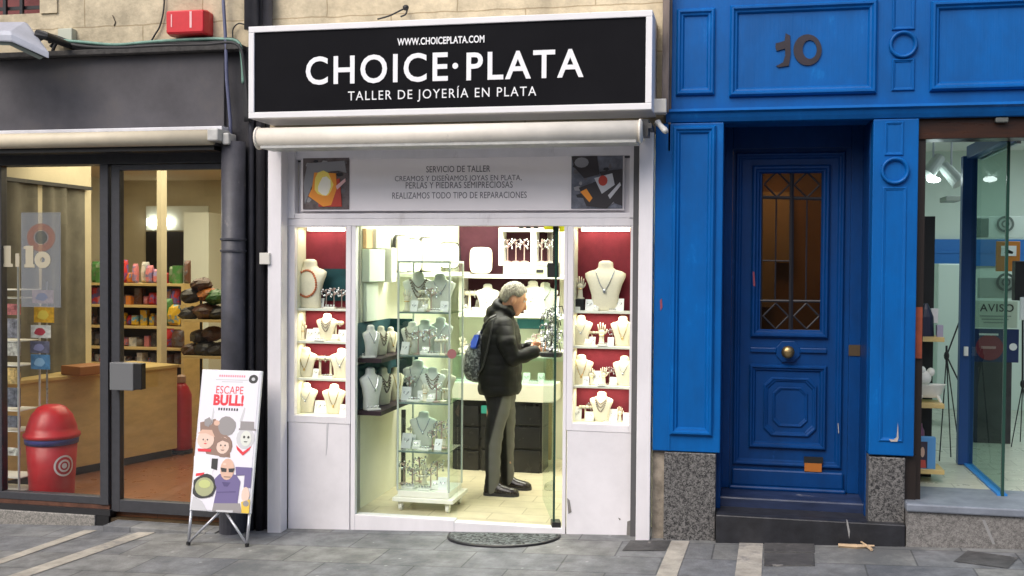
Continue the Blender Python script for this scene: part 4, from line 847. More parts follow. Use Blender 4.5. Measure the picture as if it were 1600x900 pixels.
for pts, m, l in (([(.14, .525), (.20, .525), (.18, .532), (.16, .532)], C_red, 5), ([(.43, .565), (.50, .565), (.48, .573), (.45, .573)], C_br, 6), (blob(.165, .51, .012, .008, 8), C_sk, 5), (blob(.465, .55, .012, .009, 8), C_sk, 6), ([(.33, .50), (.45, .475), (.6, .50), (.6, .56), (.57, .55), (.55, .515), (.45, .50), (.37, .52), (.35, .56), (.32, .55)], C_br, 6), ([(.80, .5), (.86, .5), (.85, .506), (.81, .506)], C_bk, 6), ([(.12, .36), (.2, .34), (.25, .37), (.2, .41), (.13, .4)], C_gr, 3), (blob(.33, .38, .05, .02, 9), C_sk, 3), ([(.5, .79), (.64, .79), (.6, .82), (.54, .82)], fm('poster_dark_purple', (.10, .08, .2)), 6), ([(.43, .86), (.74, .85), (.74, .856), (.43, .866)], MC['poster_dark_purple'], 6), (blob(.52, .665, .03, .008, 8), C_sk2, 7)):
    pp_('poster_print', m, pts, l)
for u in (.13, .20): pp_('poster_print', C_bk, blob(u, .50, .012, .006, 8), 5)
for u in (.43, .50): pp_('poster_print', C_bk, blob(u, .535, .012, .006, 8), 6)
for u in (.80, .87): pp_('poster_print', C_bk, blob(u, .47, .018, .010, 8), 6)
pp_('poster_print', C_lg, [(.25, .27), (.27, .3), (.26, .38), (.22, .4)], 1); pp_('poster_print', C_lg, [(.76, .26), (.78, .27), (.74, .38), (.7, .36)], 1)

# ================================================================ GROCERY INTERIOR
def at_z(px, py, z): v = PZ(px, py, z); return v.x, v.y
# red bin
z_ = GF; bx, by = at_z(82, 776, z_); by = max(by, .32); bx = P(81, 700, by).x
bn = thing('waste_bin', 'red plastic bin with domed lid and blue liner behind the glass', 'bin', (bx, by, z_))
s_ = P(81, 700, by); hh = P(81, 632, by).z - z_; hr = P(81, 680, by).z - z_; rr = (P(117, 690, by).x - P(44, 690, by).x) / 2
mb = MB(); mb.lathe((bx, by, z_), [(rr * .78, 0), (rr * .80, .01), (rr * .83, hr * .3), (rr * .835, hr * .31), (rr * .93, hr)], 28); mb.build('body', M_red, bn, smooth=True)
mb = MB(); mb.lathe((bx, by, z_ + hr * .88), [(rr * .925, 0), (rr * .955, .0), (rr * .985, hr * .125)], 28); mb.build('liner_bag', fm('blue_liner', (.06, .06, .25), .4, bump=.5, bscale=30), bn, smooth=True)
mb = MB(); dh = hh - hr; mb.lathe((bx, by, z_ + hr), [(rr, -.012), (rr * 1.03, 0), (rr * 1.02, .02), (rr * .93, .03), (rr * .90, dh * .3), (rr * .74, dh * .68), (rr * .50, dh * .92), (rr * .3, dh * .99), (.01, dh)], 28); mb.build('lid', M_red, bn, smooth=True)
mb = MB(); cz = z_ + hr * .55
for r1, r2 in ((.085, .07), (.05, .035), (.022, .001)):
    N = 26; pa, pb = [], []
    for k in range(N):
        t = 2 * math.pi * k / N
        for rr_, lst in ((r1, pa), (r2, pb)):
            u = (rr_ * math.cos(t) * 1.05) / rr + 1.12; zz = rr_ * .95 * math.sin(t); lst.append((bx + math.sin(u) * rr * .905, by - math.cos(u) * rr * .905, cz + zz))
    mb.rings([pa, pb])
mb.build('emblem', fm('white_emblem', (.75, .7, .7)), bn)
# wire magazine rack at the far left
rk = thing('magazine_rack', 'white wire magazine rack at the left edge behind the glass', 'rack', (P(10, 760, .3).x, .3, GF))
mb = MB(); xr_, xl_ = P(36, 600, .3).x, P(-60, 600, .3).x; zt_ = P(30, 450, .3).z
mb.tube([(xr_, .25, GF), (xr_, .25, P(36, 400, .3).z)], .009, 8); mb.tube([(xl_, .25, GF), (xl_, .25, zt_)], .01, 8); mb.tube([(xr_, .5, GF), (xr_, .5, zt_)], .008, 8); mb.build('frame', fm('white_wire', (.75, .74, .68)), rk)
for py in (452, 465, 532, 570, 640, 672, 744, 765):
    z = P(10, py, .3).z; mb = MB(); mb.box(xl_, xr_, .26, .50, z - .006, z); mb.build('shelf', MC['white_wire'], rk)
cols = [(.75, .3, .2), (.3, .3, .35), (.75, .72, .65), (.6, .2, .2), (.15, .16, .2), (.7, .5, .2)]
names = ['orange', 'grey', 'cream', 'red', 'dark blue', 'amber']
for i, (py0, py1, c, nm_) in enumerate(((475, 492, 3, 'pink'), (498, 528, 1, 'grey'), (533, 556, 2, 'white'), (575, 600, 5, 'amber'), (606, 636, 4, 'dark'), (650, 668, 4, 'black'), (700, 712, 2, 'small white'))):
    mb = MB(); mb.rbox(6, py0, 30, py1, .27, .29); mb.rbox(9, py0 + 3, 22, (py0 + py1) // 2, .266, .2695)
    mb.k = 0; tag(mb.build('magazine', fm('magazine_%d' % c, cols[c], .5, var=.7, vscale=25), bevel=.001), nm_ + ' magazine cover in the white wire rack, %s' % ['top', 'second', 'third', 'fourth', 'fifth', 'sixth', 'bottom'][i] + ' tier', 'magazine', 'magazines in the wire rack')
# postcards stand
pk = thing('postcard_stand', 'slim clear stand holding colourful cards against the curtain behind the glass', 'rack', (P(66, 770, .35).x, .38, GF))
mb = MB(); xx = P(66, 600, .36).x; mb.tube([(xx, .42, GF), (xx, .42, P(66, 440, .4).z)], .008, 8); mb.lathe((xx, .42, GF), [(.12, 0), (.12, .012), (.02, .02)], 18); mb.build('pole', M_steel, pk)
for a_, b_, c_, d_, colr, patch, nm_ in ((50, 453, 83, 474, (.62, .42, .42), (.12, .14, .4), 'pink card with a dark blue blob'), (53, 479, 84, 504, (.75, .42, .04), (.8, .62, .1), 'orange and yellow card'), (48, 508, 79, 528, (.75, .75, .72), (.5, .05, .08), 'white card with a red flower'), (47, 533, 77, 552, (.15, .15, .22), (.3, .3, .5), 'dark purple-blue card'), (48, 554, 78, 577, (.10, .25, .45), (.3, .5, .7), 'light blue card')):
    x0, x1, z0, z1 = RC(a_, b_, c_, d_, .36); mb = MB(); mb.box(x0, x1, .36, .366, z0, z1); p = mb.build('postcard', fm('card_' + nm_.replace(' ', '_'), colr, .4, var=.3, vscale=25)); tag(p, nm_ + ' hanging in the clear stand before the curtain', 'postcard', 'cards in the clear stand')
    mb = MB(); mb.prism([(x0 + (x1 - x0) * u, z1 - (z1 - z0) * v) for u, v in blob(.45, .55, .3, .28, 11, .2)], .3585, .3602); mb.build('print', fm('print_' + nm_.replace(' ', '_'), patch, .4), p)
# curtain / banner on the partition
XCu = -5.75
def wallpx(px, XX): r = ray(px, 430); t = XX / r.x; return t * r.y - D
yc0, yc1 = .14, wallpx(137, XCu)
cn = thing('curtain', 'tall grey-olive fabric curtain banner hanging from a black rail behind the glass', 'curtain', (XCu, .7, GF))
zr = P(137, 292, yc1).z
mb = MB(); n = 60; m_ = 5
zbm = .75
for i in range(n + 1):
    t = i / n; y = yc0 + (yc1 - yc0) * t
    for j in range(m_ + 1):
        v = j / m_; mb.v.append((XCu + (.016 * math.sin(t * 41 + 1.7 * math.sin(t * 9)) + .016 * math.sin(t * 17 + 1.5)) * (1 - .35 * v) - .01, y, zr - .03 - v * (zr - zbm)))
for i in range(n):
    for j in range(m_): a = i * (m_ + 1) + j; mb.f.append((a, a + 1, a + m_ + 2, a + m_ + 1)); mb.m.append(0)
cu_ = mb.build('fabric', fm('olive_grey_fabric', (.15, .143, .115), .9, var=.3, vscale=3), cn, smooth=True)
mb = MB(); mb.box(XCu - .02, XCu + .03, yc0, yc1 + .03, zr - .03, zr); mb.build('rail', M_black, cn)
mb = MB(); mb.box(XCu - .06, XCu - .03, .13, yc1 + .10, GF, 2.77); mb.build('partition', M_leftwall, cn)
# lettering and emblem stuck on the window
YG = .079
wd = thing('window_decal', 'pale serif letters and a faded round emblem stuck on the left shop window', 'decal', (P(40, 420, YG).x, YG, P(40, 420, YG).z))
mb = MB(); mb.rbox(33, 332, 95, 480, YG - .001, YG - .0005)
pt = film('faded_pale_film', (.26, .29, .33), .32); mb.build('film', pt, wd)
def wtx(s, a, b, c, d, bold=.02): r = RC(a, b, c, d, YG - .003); text(s, 'lettering', r, YG - .003, film('cream_vinyl', (.50, .45, .33), .85), wd, bold, 1, .0005)
wtx('l', 6, 384, 17, 417, .05); wtx('l', 40, 384, 52, 418, .05); wtx('o', 54, 393, 79, 419, .06)
for q_ in ((4, 412, 20, 417), (38, 413, 54, 418), (4, 384, 12, 388), (37, 385, 46, 389), (24, 396, 30, 417)): mb = MB(); mb.rbox(*q_, YG - .0032, YG - .003); mb.build('serif', MC['cream_vinyl'], wd)
rg = MB(); N = 30; c = P(64, 371, YG - .003); rg.rings([[(c.x + r_ * math.cos(2 * math.pi * k / N), c.y, c.z + r_ * .88 * math.sin(2 * math.pi * k / N)) for k in range(N)] for r_ in (.118, .062)]); rg.build('emblem_ring', film('faded_red_film', (.30, .12, .08), .55), wd)
mb = MB(); mb.lathe((c.x, c.y, c.z), [(.05, 0), (.05, .001)], 16, 'y'); mb.build('emblem_core', film('faded_grey_film', (.10, .11, .10), .5), wd)
# counter
z_ = GF
c1 = at_z(112, 745, z_); c2 = at_z(277, 712, z_); cc1 = Vector((c2[0] + (c1[0] - c2[0]) * 1.6, c2[1] + (c1[1] - c2[1]) * 1.6, 0)); cc2 = Vector((c2[0], c2[1], 0))
u = (cc2 - cc1).normalized(); nrm = Vector((-u.y, u.x, 0)); ang = math.atan2(u.y, u.x); Lc = (cc2 - cc1).length; zct_ = P(270, 569, cc2.y).z
cm = (cc1 + cc2) / 2 + nrm * .3
ct = thing('counter', 'pale beech shop counter standing behind the red bin in the grocery', 'counter', (cm.x, cm.y, z_))
mb = MB(); mb.obox((cm.x, cm.y), ang, Lc / 2, .3, z_ + .07, zct_ - .03); mb.build('cabinet', M_wood, ct, bevel=.005)
mb = MB(); mb.obox((cm.x, cm.y), ang, Lc / 2 + .015, .315, zct_ - .03, zct_); mb.build('top', M_wood, ct, bevel=.004)
mb = MB(); mb.obox((cm.x, cm.y), ang, Lc / 2 - .04, .27, z_ + .0, z_ + .07); mb.build('plinth', M_black, ct)
bxm = MB(); p_ = P(130, 556, cc1.y + .5); bxm.obox((P(133, 560, 1.2).x, 1.2), ang, .15, .12, zct_ + .002, zct_ + .08); tag(bxm.build('till_box', fm('orange_box', (.36, .15, .05)), bevel=.008), 'orange-brown flat box on the left end of the beech counter', 'box')
bxm = MB(); bxm.obox((P(250, 590, cc2.y - .03).x, cc2.y - .045 - .06), ang, .13, .018, P(240, 597, cc2.y).z, P(240, 583, cc2.y).z)
tag(bxm.build('sticker_panel', fm('multicolour_label', (.30, .08, .12), col2=(.05, .20, .12), vscale=14, ramp=(.45, .55))), 'colourful narrow label strip on the front of the beech counter', 'label')
# shelving
YSH = 2.9
shelf_z = [P(230, py, YSH).z for py in (443, 477, 510, 543, 569)]
xs0, xs1 = P(120, 500, YSH).x, P(283, 500, YSH).x
su = thing('grocery_shelving', 'wooden shelving unit crowded with snacks at the back of the grocery', 'shelving', ((xs0 + xs1) / 2, YSH, GF))
for z in shelf_z:
    mb = MB(); mb.box(xs0, xs1, YSH, YSH + .36, z - .025, z); mb.build('shelf', M_wood, su, bevel=.002)
mb = MB(); mb.box(xs0, xs1, YSH + .365, YSH + .39, GF, shelf_z[0]); mb.build('back_panel', fm('dark_back', (.05, .035, .025)), su)
for xx in (xs0 - .03, xs1): mb = MB(); mb.box(xx, xx + .03, YSH + .0, YSH + .39, GF, shelf_z[0]); mb.build('side_panel', M_wood, su)
PAL = [('red', (.55, .03, .03)), ('yellow', (.72, .45, .03)), ('orange', (.62, .20, .03)), ('brown', (.12, .05, .03)), ('white', (.65, .62, .55)), ('green', (.06, .20, .05)), ('dark', (.04, .035, .035)), ('blue', (.04, .08, .32)), ('pink', (.60, .20, .22))]
WT = [[0, 2, 3, 8, 5, 4], [4, 0, 8, 3, 7, 2, 6], [1, 1, 2, 3, 0, 1, 6], [4, 4, 0, 8, 2, 6], [3, 0, 2, 6, 4]]
orow = ['top', 'second', 'third', 'fourth', 'lowest']
rp = random.Random(21)
def packet(kind, x, y, z, w_, d_, h_, colr, label, grp, cat):
    mb = MB(); a = rnd.uniform(-.25, .25)
    if kind == 'box': mb.obox((x, y), a, w_ / 2, d_ / 2, z, z + h_)
    elif kind == 'jar': mb.lathe((x, y, z), [(w_ * .42, 0), (w_ * .45, .01), (w_ * .45, h_ * .72), (w_ * .3, h_ * .82), (w_ * .32, h_)], 12)
    else:
        sc_ = w_ / 2; rr = []
        for t, kx, ky in ((0, 1, .35), (.12, .96, 1), (.5, .92, 1.2), (.86, .96, .8), (1, 1, .06)):
            rr.append([(x + sc_ * kx * ux * math.cos(a) - d_ / 2 * ky * uy * math.sin(a), y + sc_ * kx * ux * math.sin(a) + d_ / 2 * ky * uy * math.cos(a), z + t * h_) for ux, uy in ((-1, -.4), (-.5, -1), (.5, -1), (1, -.4), (1, .4), (.5, 1), (-.5, 1), (-1, .4))])
        mb.rings(rr, close_last=True)
    o = mb.build('snack_packet' if kind != 'jar' else 'jar', fm('snack_' + colr[0], colr[1], .4, col2=tuple(.5 * a_ + .5 * b_ for a_, b_ in zip(colr[1][::-1], (.25, .2, .15))), vscale=13, ramp=(.44, .50)), bevel=0, smooth=(kind == 'jar'))
    return tag(o, label, cat, grp)
for li, z in enumerate(shelf_z):
    hmax = (.26 if li == 0 else shelf_z[li - 1] - z - .035)
    x = xs0 + .03
    while x < xs1 - .04:
        w_ = rp.uniform(.045, .10); h_ = hmax * rp.uniform(.4, .95); c_ = PAL[rp.choice(WT[li])]; kd = rp.choice(['box', 'bag', 'bag', 'box', 'bag', 'jar'])
        packet(kd, x + w_ / 2, YSH + .10 + rp.uniform(0, .08), z + .001, w_, .09, h_, c_, '%s %s on the %s shelf of the wooden grocery shelving' % (c_[0], {'box': 'snack box', 'bag': 'snack bag', 'jar': 'sweet jar'}[kd], orow[li]), 'snacks on the wooden grocery shelving', {'box': 'snack box', 'bag': 'snack bag', 'jar': 'jar'}[kd])
        x += w_ + rp.uniform(.001, .012)
# right-hand round rack with dark bundles
YR = 2.1
zr_ = [P(315, py, YR).z for py in (500, 557)]; xa_, xb_ = P(283, 500, YR).x, P(349, 500, YR).x
rr_ = thing('basket_rack', 'dark rack with bundles of bags beside the pale pillar in the grocery', 'rack', ((xa_ + xb_) / 2, YR, GF))
for z in zr_: mb = MB(); mb.box(xa_, xb_ + .1, YR, YR + .35, z - .02, z); mb.build('shelf', M_wood, rr_)
mb = MB(); mb.tube([(xa_ + .04, YR + .3, GF), (xa_ + .04, YR + .3, zr_[0] + .33)], .012, 8); mb.tube([(xb_ + .06, YR + .3, GF), (xb_ + .06, YR + .3, zr_[0] + .33)], .012, 8); mb.build('frame', M_iron, rr_)
for k, (px, py, s_, c_) in enumerate(((297, 497, .10, 6), (322, 497, .13, 3), (341, 497, .10, 6), (300, 470, .11, 6), (325, 468, .10, 2), (338, 472, .11, 5), (316, 452, .10, 3), (300, 554, .10, 3), (322, 554, .12, 6), (342, 553, .10, 6), (312, 533, .10, 6), (332, 530, .11, 3))):
    v = P(px, py, YR + .15); mb = MB(); mb.ball((v.x, v.y, v.z + s_ * .45), s_, s_ * .9, s_ * .62, 12, 7)
    for q in range(len(mb.v)): a, b, c = mb.v[q]; j = rnd.uniform(-.014, .014); mb.v[q] = (a + j, b + j, c + j * .7)
    tag(mb.build('bagged_goods', fm('bundle_' + PAL[c_][0], tuple(x * .55 for x in PAL[c_][1]), .4, var=.6, vscale=22)), ['left', 'middle', 'right', 'left', 'middle', 'right', 'peak', 'left', 'middle', 'right', 'left', 'right'][k] + ' ' + PAL[c_][0] + ' bundle on the ' + ('upper' if k < 7 else 'lower') + ' board of the basket rack' + (', stacked on others' if k in (3, 4, 5, 6, 10, 11) else ', resting on the board'), 'bag', 'bundles on the basket rack')
# green-yellow net display in the middle and red cylinder
for k, (px, py, w_, h_, c_) in enumerate(((258, 508, .16, .26, 5), (272, 508, .13, .2, 1), (262, 542, .14, .18, 0), (278, 543, .13, .17, 3))):
    v = P(px, py, 2.55); packet('bag', v.x, v.y, v.z, w_, .1, h_, PAL[c_], ['tall green bag', 'yellow bag', 'red bag', 'brown bag'][k] + ' hanging in front of the right end of the wooden shelving', 'bags at the shelving end', 'snack bag')
cx_ = P(283, 640, 2.35).x; cb = thing('gas_cylinder', 'red cylinder standing on the terracotta floor past the counter', 'cylinder', (cx_, 2.35, GF)); h_ = P(283, 588, 2.35).z - GF
mb = MB(); mb.lathe((cx_, 2.35, GF + .03), [(.09, 0), (.10, .02), (.10, h_ * .72), (.07, h_ * .82), (.035, h_ * .88)], 18); mb.build('body', M_red, cb, smooth=True)
mb = MB(); mb.lathe((cx_, 2.35, GF), [(.11, 0), (.11, .035)], 18); mb.build('base', M_black, cb)
mb = MB(); mb.lathe((cx_, 2.35, GF + .03 + h_ * .86), [(.03, 0), (.045, .02), (.045, h_ * .10), (.02, h_ * .12)], 12); mb.build('valve', fm('pinkish_valve', (.45, .3, .22)), cb)
# ================================================================ JEWELLERY DISPLAYS
def sup(cx, cy, z, rx, ry, n=20, e=.75):
    o = []
    for k in range(n):
        t = 2 * math.pi * k / n; c_, s_ = math.cos(t), math.sin(t)
        o.append((cx + rx * math.copysign(abs(c_) ** e, c_), cy + ry * math.copysign(abs(s_) ** e, s_), z))
    return o
BUST = [(0, .25, .09, .02), (.02, .265, .10, .02), (.3, .275, .11, .0), (.52, .34, .115, -.01), (.66, .405, .105, 0), (.74, .41, .095, .02), (.785, .33, .09, .03), (.82, .20, .088, .04), (.86, .155, .085, .045), (.93, .15, .085, .045), (.97, .135, .08, .045), (1.0, .07, .05, .045)]
def bust_front(x, z):                                     # depth of the front face at (x, z) of a unit bust
    for a, b in zip(BUST, BUST[1:]):
        if a[0] <= z <= b[0]:
            t = (z - a[0]) / (b[0] - a[0]); rx = a[1] + (b[1] - a[1]) * t; ry = a[2] + (b[2] - a[2]) * t; cy = a[3] + (b[3] - a[3]) * t
            q = min(abs(x) / max(rx, .001), .98); return cy - ry * (1 - q ** 2.3) ** .45
    return -.1
def make_bust(kind):
    o = bpy.data.objects.new('necklace_bust', None); COL.objects.link(o); o.empty_display_size = .05; o['category'] = 'display bust'
    mb = MB(); mb.rings([sup(0, cy, z, rx, ry) for z, rx, ry, cy in BUST], close_last=True); mb.f.append(list(range(20))[::-1]); mb.m.append(0)
    b = mb.build('torso_form', {'w': M_bustw, 't': fm('clear_acrylic', (.76, .77, .70), .3)}.get(kind[0], M_bust), None, smooth=True); b.parent = o
    mb = MB()
    if kind[1] == 'o':       # long bead string
        pts = [(math.sin(t) * .24 * (1 if abs(math.cos(t)) < .9 else .9), .56 + .27 * math.cos(t) - .06) for t in [2 * math.pi * k / 34 for k in range(34)]]
        for x, z in pts: mb.ball((x, bust_front(x, z) - .01, z), .026, .024, .026, 8, 5)
        nm, mt = 'bead_string', fm('coral_beads', (.55, .16, .06), .35, var=.5, vscale=30)
    else:
        dep = {'s': .42, 'd': .28, 'c': .5, 'm': .5}[kind[1]]; pts = []
        for k in range(23):
            t = k / 22 * 2 - 1; x = t * .19; z = .80 - (1 - abs(t) ** 1.6) * (.80 - dep); pts.append((x, bust_front(x, z) - .008, z))
        mb.tube(pts, .011, 6); mb.ball((0, bust_front(0, dep) - .02, dep - .03), .035, .018, .045, 10, 6)
        nm, mt = 'necklace', (M_gold if kind[1] == 'd' else M_silver)
    if kind[1] == 'm':
        mb = MB(); nm, mt = 'beaded_strands', fm('dark_bead_mix', (.05, .045, .04), .3, col2=(.45, .35, .25), vscale=60, ramp=(.48, .52))
        for j, dd in enumerate((.60, .48, .34)):
            for k in range(19): t = k / 18 * 2 - 1; x = t * (.18 + .02 * j); z = .79 - (1 - abs(t) ** 1.7) * (.79 - dd); mb.ball((x, bust_front(x, z) - .012, z), .017 + .004 * j, None, None, 6, 4)
    b = mb.build(nm, mt, None); b.parent = o; KIDS[o.name] = list(o.children)
    return o
PROT = {}
def proto(kind):
    if kind in PROT: return PROT[kind], False
    if kind.startswith('bust'): o = make_bust(kind[5:])
    else:
        o = bpy.data.objects.new({'card': 'earring_card', 'box': 'ring_box', 'tstand': 'bracelet_stand', 'hand': 'display_hand', 'tree': 'earring_tree', 'tray': 'jewellery_tray'}[kind], None); COL.objects.link(o)
        o['category'] = {'card': 'earring card', 'box': 'ring box', 'tstand': 'bracelet stand', 'hand': 'display hand', 'tree': 'earring stand', 'tray': 'display tray'}[kind]
        def ch(mb, nm, m, smooth=False, bevel=0): c = mb.build(nm, m, None, smooth=smooth, bevel=bevel); c.parent = o
        if kind == 'card':
            mb = MB(); mb.rings([[(-.35, 0, 0), (.35, 0, 0), (.35, .06, 0), (-.35, .06, 0)], [(-.35, .28, .95), (.35, .28, .95), (.35, .34, .95), (-.35, .34, .95)]], close_last=True); mb.f.append([3, 2, 1, 0]); mb.m.append(0); ch(mb, 'card', M_paper)
            mb = MB(); [mb.ball((x, .14, .58), .05, .05, .09, 8, 5) for x in (-.15, .15)]; mb.tube([(-.15, .13, .58), (0, .07, .4), (.15, .13, .58)], .025, 6); ch(mb, 'earring', M_silver)
        if kind == 'box':
            mb = MB(); mb.box(-.5, .5, 0, .8, 0, .45); ch(mb, 'base', M_bustw, bevel=.05)
            mb = MB(); mb.rings([[(-.5, .7, .45), (.5, .7, .45), (.5, .82, .45), (-.5, .82, .45)], [(-.5, .95, 1.0), (.5, .95, 1.0), (.5, 1.1, 1.0), (-.5, 1.1, 1.0)]], close_last=True); ch(mb, 'lid', M_bustw)
            mb = MB(); mb.rings([[(r_ * math.cos(t), .4 + .06 * q, .6 + r_ * math.sin(t)) for t in [2 * math.pi * k / 16 for k in range(16)]] for r_, q in ((.2, 0), (.26, .5), (.2, 1))]); ch(mb, 'ring', M_silver)
        if kind == 'tstand':
            mb = MB(); mb.lathe((0, 0, 0), [(.3, 0), (.3, .05), (.06, .1), (.05, .78)], 14); ch(mb, 'stem', M_bust)
            mb = MB(); mb.tube([(-.42, 0, .84), (-.38, 0, .86), (.38, 0, .86), (.42, 0, .84)], [.06, .1, .1, .06], 12); ch(mb, 'bar', M_bust, True)
            mb = MB()
            for x in (-.25, 0, .24): mb.rings([[(x + .04 * q, r_ * math.sin(t), .84 + r_ * 1.3 * math.cos(t)) for t in [2 * math.pi * k / 14 for k in range(14)]] for r_, q in ((.12, 0), (.15, .5), (.12, 1))])
            ch(mb, 'bracelet', M_silver)
        if kind == 'hand':
            mb = MB(); mb.lathe((0, 0, 0), [(.2, 0), (.2, .04), (.12, .08), (.10, .4), (.13, .5)], 14, sy=.7); mb.ball((0, 0, .56), .15, .08, .14, 12, 8)
            for x, l in ((-.11, .30), (-.04, .38), (.04, .36), (.11, .28)): mb.tube([(x, 0, .62), (x * 1.3, -.02, .62 + l * .6), (x * 1.45, -.0, .62 + l)], [.035, .032, .022], 8)
            mb.tube([(.12, 0, .5), (.22, -.02, .62), (.24, -.02, .72)], [.045, .036, .025], 8); ch(mb, 'hand_form', M_bust, True)
            mb = MB(); mb.rings([[(r_ * math.cos(t), .75 * r_ * math.sin(t), .42 + .04 * q) for t in [2 * math.pi * k / 18 for k in range(18)]] for r_, q in ((.12, 0), (.15, .5), (.12, 1))]); ch(mb, 'bracelet', M_gold)
        if kind == 'tree':
            mb = MB(); mb.lathe((0, 0, 0), [(.22, 0), (.22, .04), (.03, .08), (.025, .95), (.01, 1)], 12)
            for k in range(7): t = k * .9; mb.tube([(0, 0, .62 + .05 * k), (.18 * math.cos(t), .12 * math.sin(t), .74 + .04 * k), (.26 * math.cos(t), .15 * math.sin(t), .76 + .03 * k)], .016, 5)
            ch(mb, 'stem', fm('pink_steel_wire', (.50, .36, .34), .35, metal=.6))
            mb = MB()
            for k in range(12): t = k * 2.3; mb.ball((.25 * math.cos(t), .16 * math.sin(t), .60 + .035 * k), .05, .04, .06, 6, 4)
            ch(mb, 'earring', M_silver)
        if kind == 'tray':
            mb = MB(); mb.box(-.5, .5, -.3, .3, 0, .12); ch(mb, 'base', M_bustw, bevel=.02)
            mb = MB()
            for k in range(7): mb.ball((-.4 + k * .133, -.05 + .1 * (k % 2), .22), .055, .05, .11, 7, 5)
            ch(mb, 'ring_row', M_silver)
        KIDS[o.name] = list(o.children)
    PROT[kind] = o; return o, True
def place(kind, px, z, Y, hpx, label, group, rot=None, wscale=1.0):
    o, first = proto(kind)
    s0 = (P(px, 400, Y).z - P(px, 500, Y).z) / 100 * hpx; loc = Vector((P(px, 420 if z > 1 else 600, Y).x, Y, z))
    if first: o.location = loc; o.scale = (s0 * wscale, s0, s0); o['label'] = label; o['group'] = group; (rot is not None) and setattr(o, 'rotation_euler', (0, 0, rot)); return o
    return copy_tree(o, loc, label, group, None, [s0 * wscale, s0, s0], rot or 0)
LV = {3: 'top', 2: 'second', 1: 'third', 0: 'bottom'}
def vit(key, lvl, items):
    for it in items:
        kind, px, hp, pos = it[:4]; dy = .045 + (it[4] if len(it) > 4 else .2) * .42
        z = SH[key][lvl] + .001
        nm = {'card': 'small white earring card', 'box': 'small white ring box', 'tstand': 'cream bracelet stand', 'hand': 'cream display hand', 'tree': 'slender earring stand', 'tray': 'white ring tray'}.get(kind)
        if kind.startswith('bust'): nm = {'o': 'cream bust with a string of coral beads', 's': 'cream bust with a silver necklace', 'd': 'cream bust with a fine gold necklace', 'c': 'cream bust with a short silver chain', 'm': 'cream bust with dark beaded strands'}[kind[6]] if kind[5] != 'w' else 'white bust with a silver necklace'
        place(kind, px, z, YF + dy, hp, '%s %s, %s compartment, %s display window' % (nm, pos, LV[lvl], key), {'bust': 'busts in the display windows'}.get(kind[:4], 'small stands in the display windows'), rnd.uniform(-.15, .15) + (it[5] if len(it) > 5 else 0))
vit('left', 3, [('tray', 500, 14, 'behind the beaded bust foot', .3), ('bust_co', 483, 76, 'at the left', .2, -.2), ('card', 500, 16, 'just right of the beaded bust'), ('tree', 510, 30, 'left of two others'), ('tree', 522, 32, 'between two others'), ('tree', 534, 30, 'at the right end'), ('tray', 516, 18, 'in front of the slim stands', .12)])
vit('left', 2, [('hand', 472, 32, 'at the left'), ('card', 484, 18, 'second from the left'), ('card', 495, 20, 'just left of the bust'), ('bust_cm', 511, 42, 'in the middle', .22), ('tray', 500, 16, 'in front of the bust', .06), ('box', 522, 10, 'at the front right', .06), ('tstand', 525, 32, 'right of the bust', .25), ('card', 534, 18, 'at the right end')])
vit('left', 1, [('bust_cd', 477, 46, 'at the left', .2), ('card', 492, 14, 'between bust and stand', .14), ('tstand', 500, 34, 'left of the two', .26), ('tstand', 517, 34, 'right of the two', .26), ('tray', 512, 18, 'in front', .12), ('bust_cs', 533, 46, 'at the right end', .22)])
vit('left', 0, [('bust_cs', 478, 46, 'at the left', .22), ('card', 497, 20, 'left of two'), ('card', 509, 20, 'right of two'), ('bust_cd', 522, 46, 'at the right', .22), ('card', 535, 16, 'at the right edge', .14)])
vit('right', 3, [('box', 931, 9, 'beside the big bust foot', .08), ('tray', 958, 12, 'right of the big bust foot', .08), ('hand', 907, 44, 'at the left', .24), ('box', 901, 12, 'at the far left', .12), ('card', 921, 18, 'left of the bust', .14), ('bust_cs', 946, 78, 'in the middle', .22), ('card', 968, 20, 'right of the bust', .16)])
x0 = P(905, 480, YF + .14).x; mb = MB(); mb.box(x0 - .035, x0 + .035, YF + .11, YF + .18, SH['right'][3] + .001, SH['right'][3] + .075)
for o_ in list(sc.objects):
    if o_.get('label', '').startswith('cream display hand at the left, top compartment, right'): o_.location.z += .076; o_.scale = tuple(s * .8 for s in o_.scale)
tag(mb.build('display_block', M_black, bevel=.003), 'small black block carrying the display hand in the right display window', 'display block')
vit('right', 2, [('bust_cs', 908, 46, 'at the left', .22), ('card', 926, 14, 'second from the left', .14), ('hand', 941, 36, 'in the middle', .2), ('card', 955, 14, 'right of the hand', .14), ('bust_cd', 974, 46, 'at the right end', .22), ('tray', 943, 16, 'in front of the hand', .06), ('box', 918, 10, 'front left', .06), ('tstand', 926, 22, 'behind the left card', .3), ('tree', 958, 26, 'behind the right card', .3)])
vit('right', 1, [('bust_cd', 908, 46, 'at the left', .22, .1), ('hand', 924, 26, 'left of the cards', .2), ('card', 933, 22, 'in the middle', .2), ('hand', 943, 28, 'right of the cards', .2), ('box', 958, 12, 'beside the right bust', .14), ('tray', 940, 12, 'at the front', .04), ('tree', 952, 28, 'behind the hand', .3), ('card', 915, 14, 'front left', .06), ('bust_cs', 975, 46, 'at the right end', .22, -.2)])
vit('right', 0, [('card', 901, 22, 'at the left edge', .2), ('tstand', 915, 24, 'left of the bust', .26), ('box', 921, 14, 'in front of the left stand', .12), ('bust_cm', 940, 46, 'in the middle', .22), ('tray', 949, 12, 'in front of the bust', .05), ('tree', 924, 28, 'left of the bust', .3), ('card', 958, 20, 'right of the bust', .2), ('hand', 969, 24, 'left of the last card', .24), ('card', 979, 16, 'at the right edge', .14)])
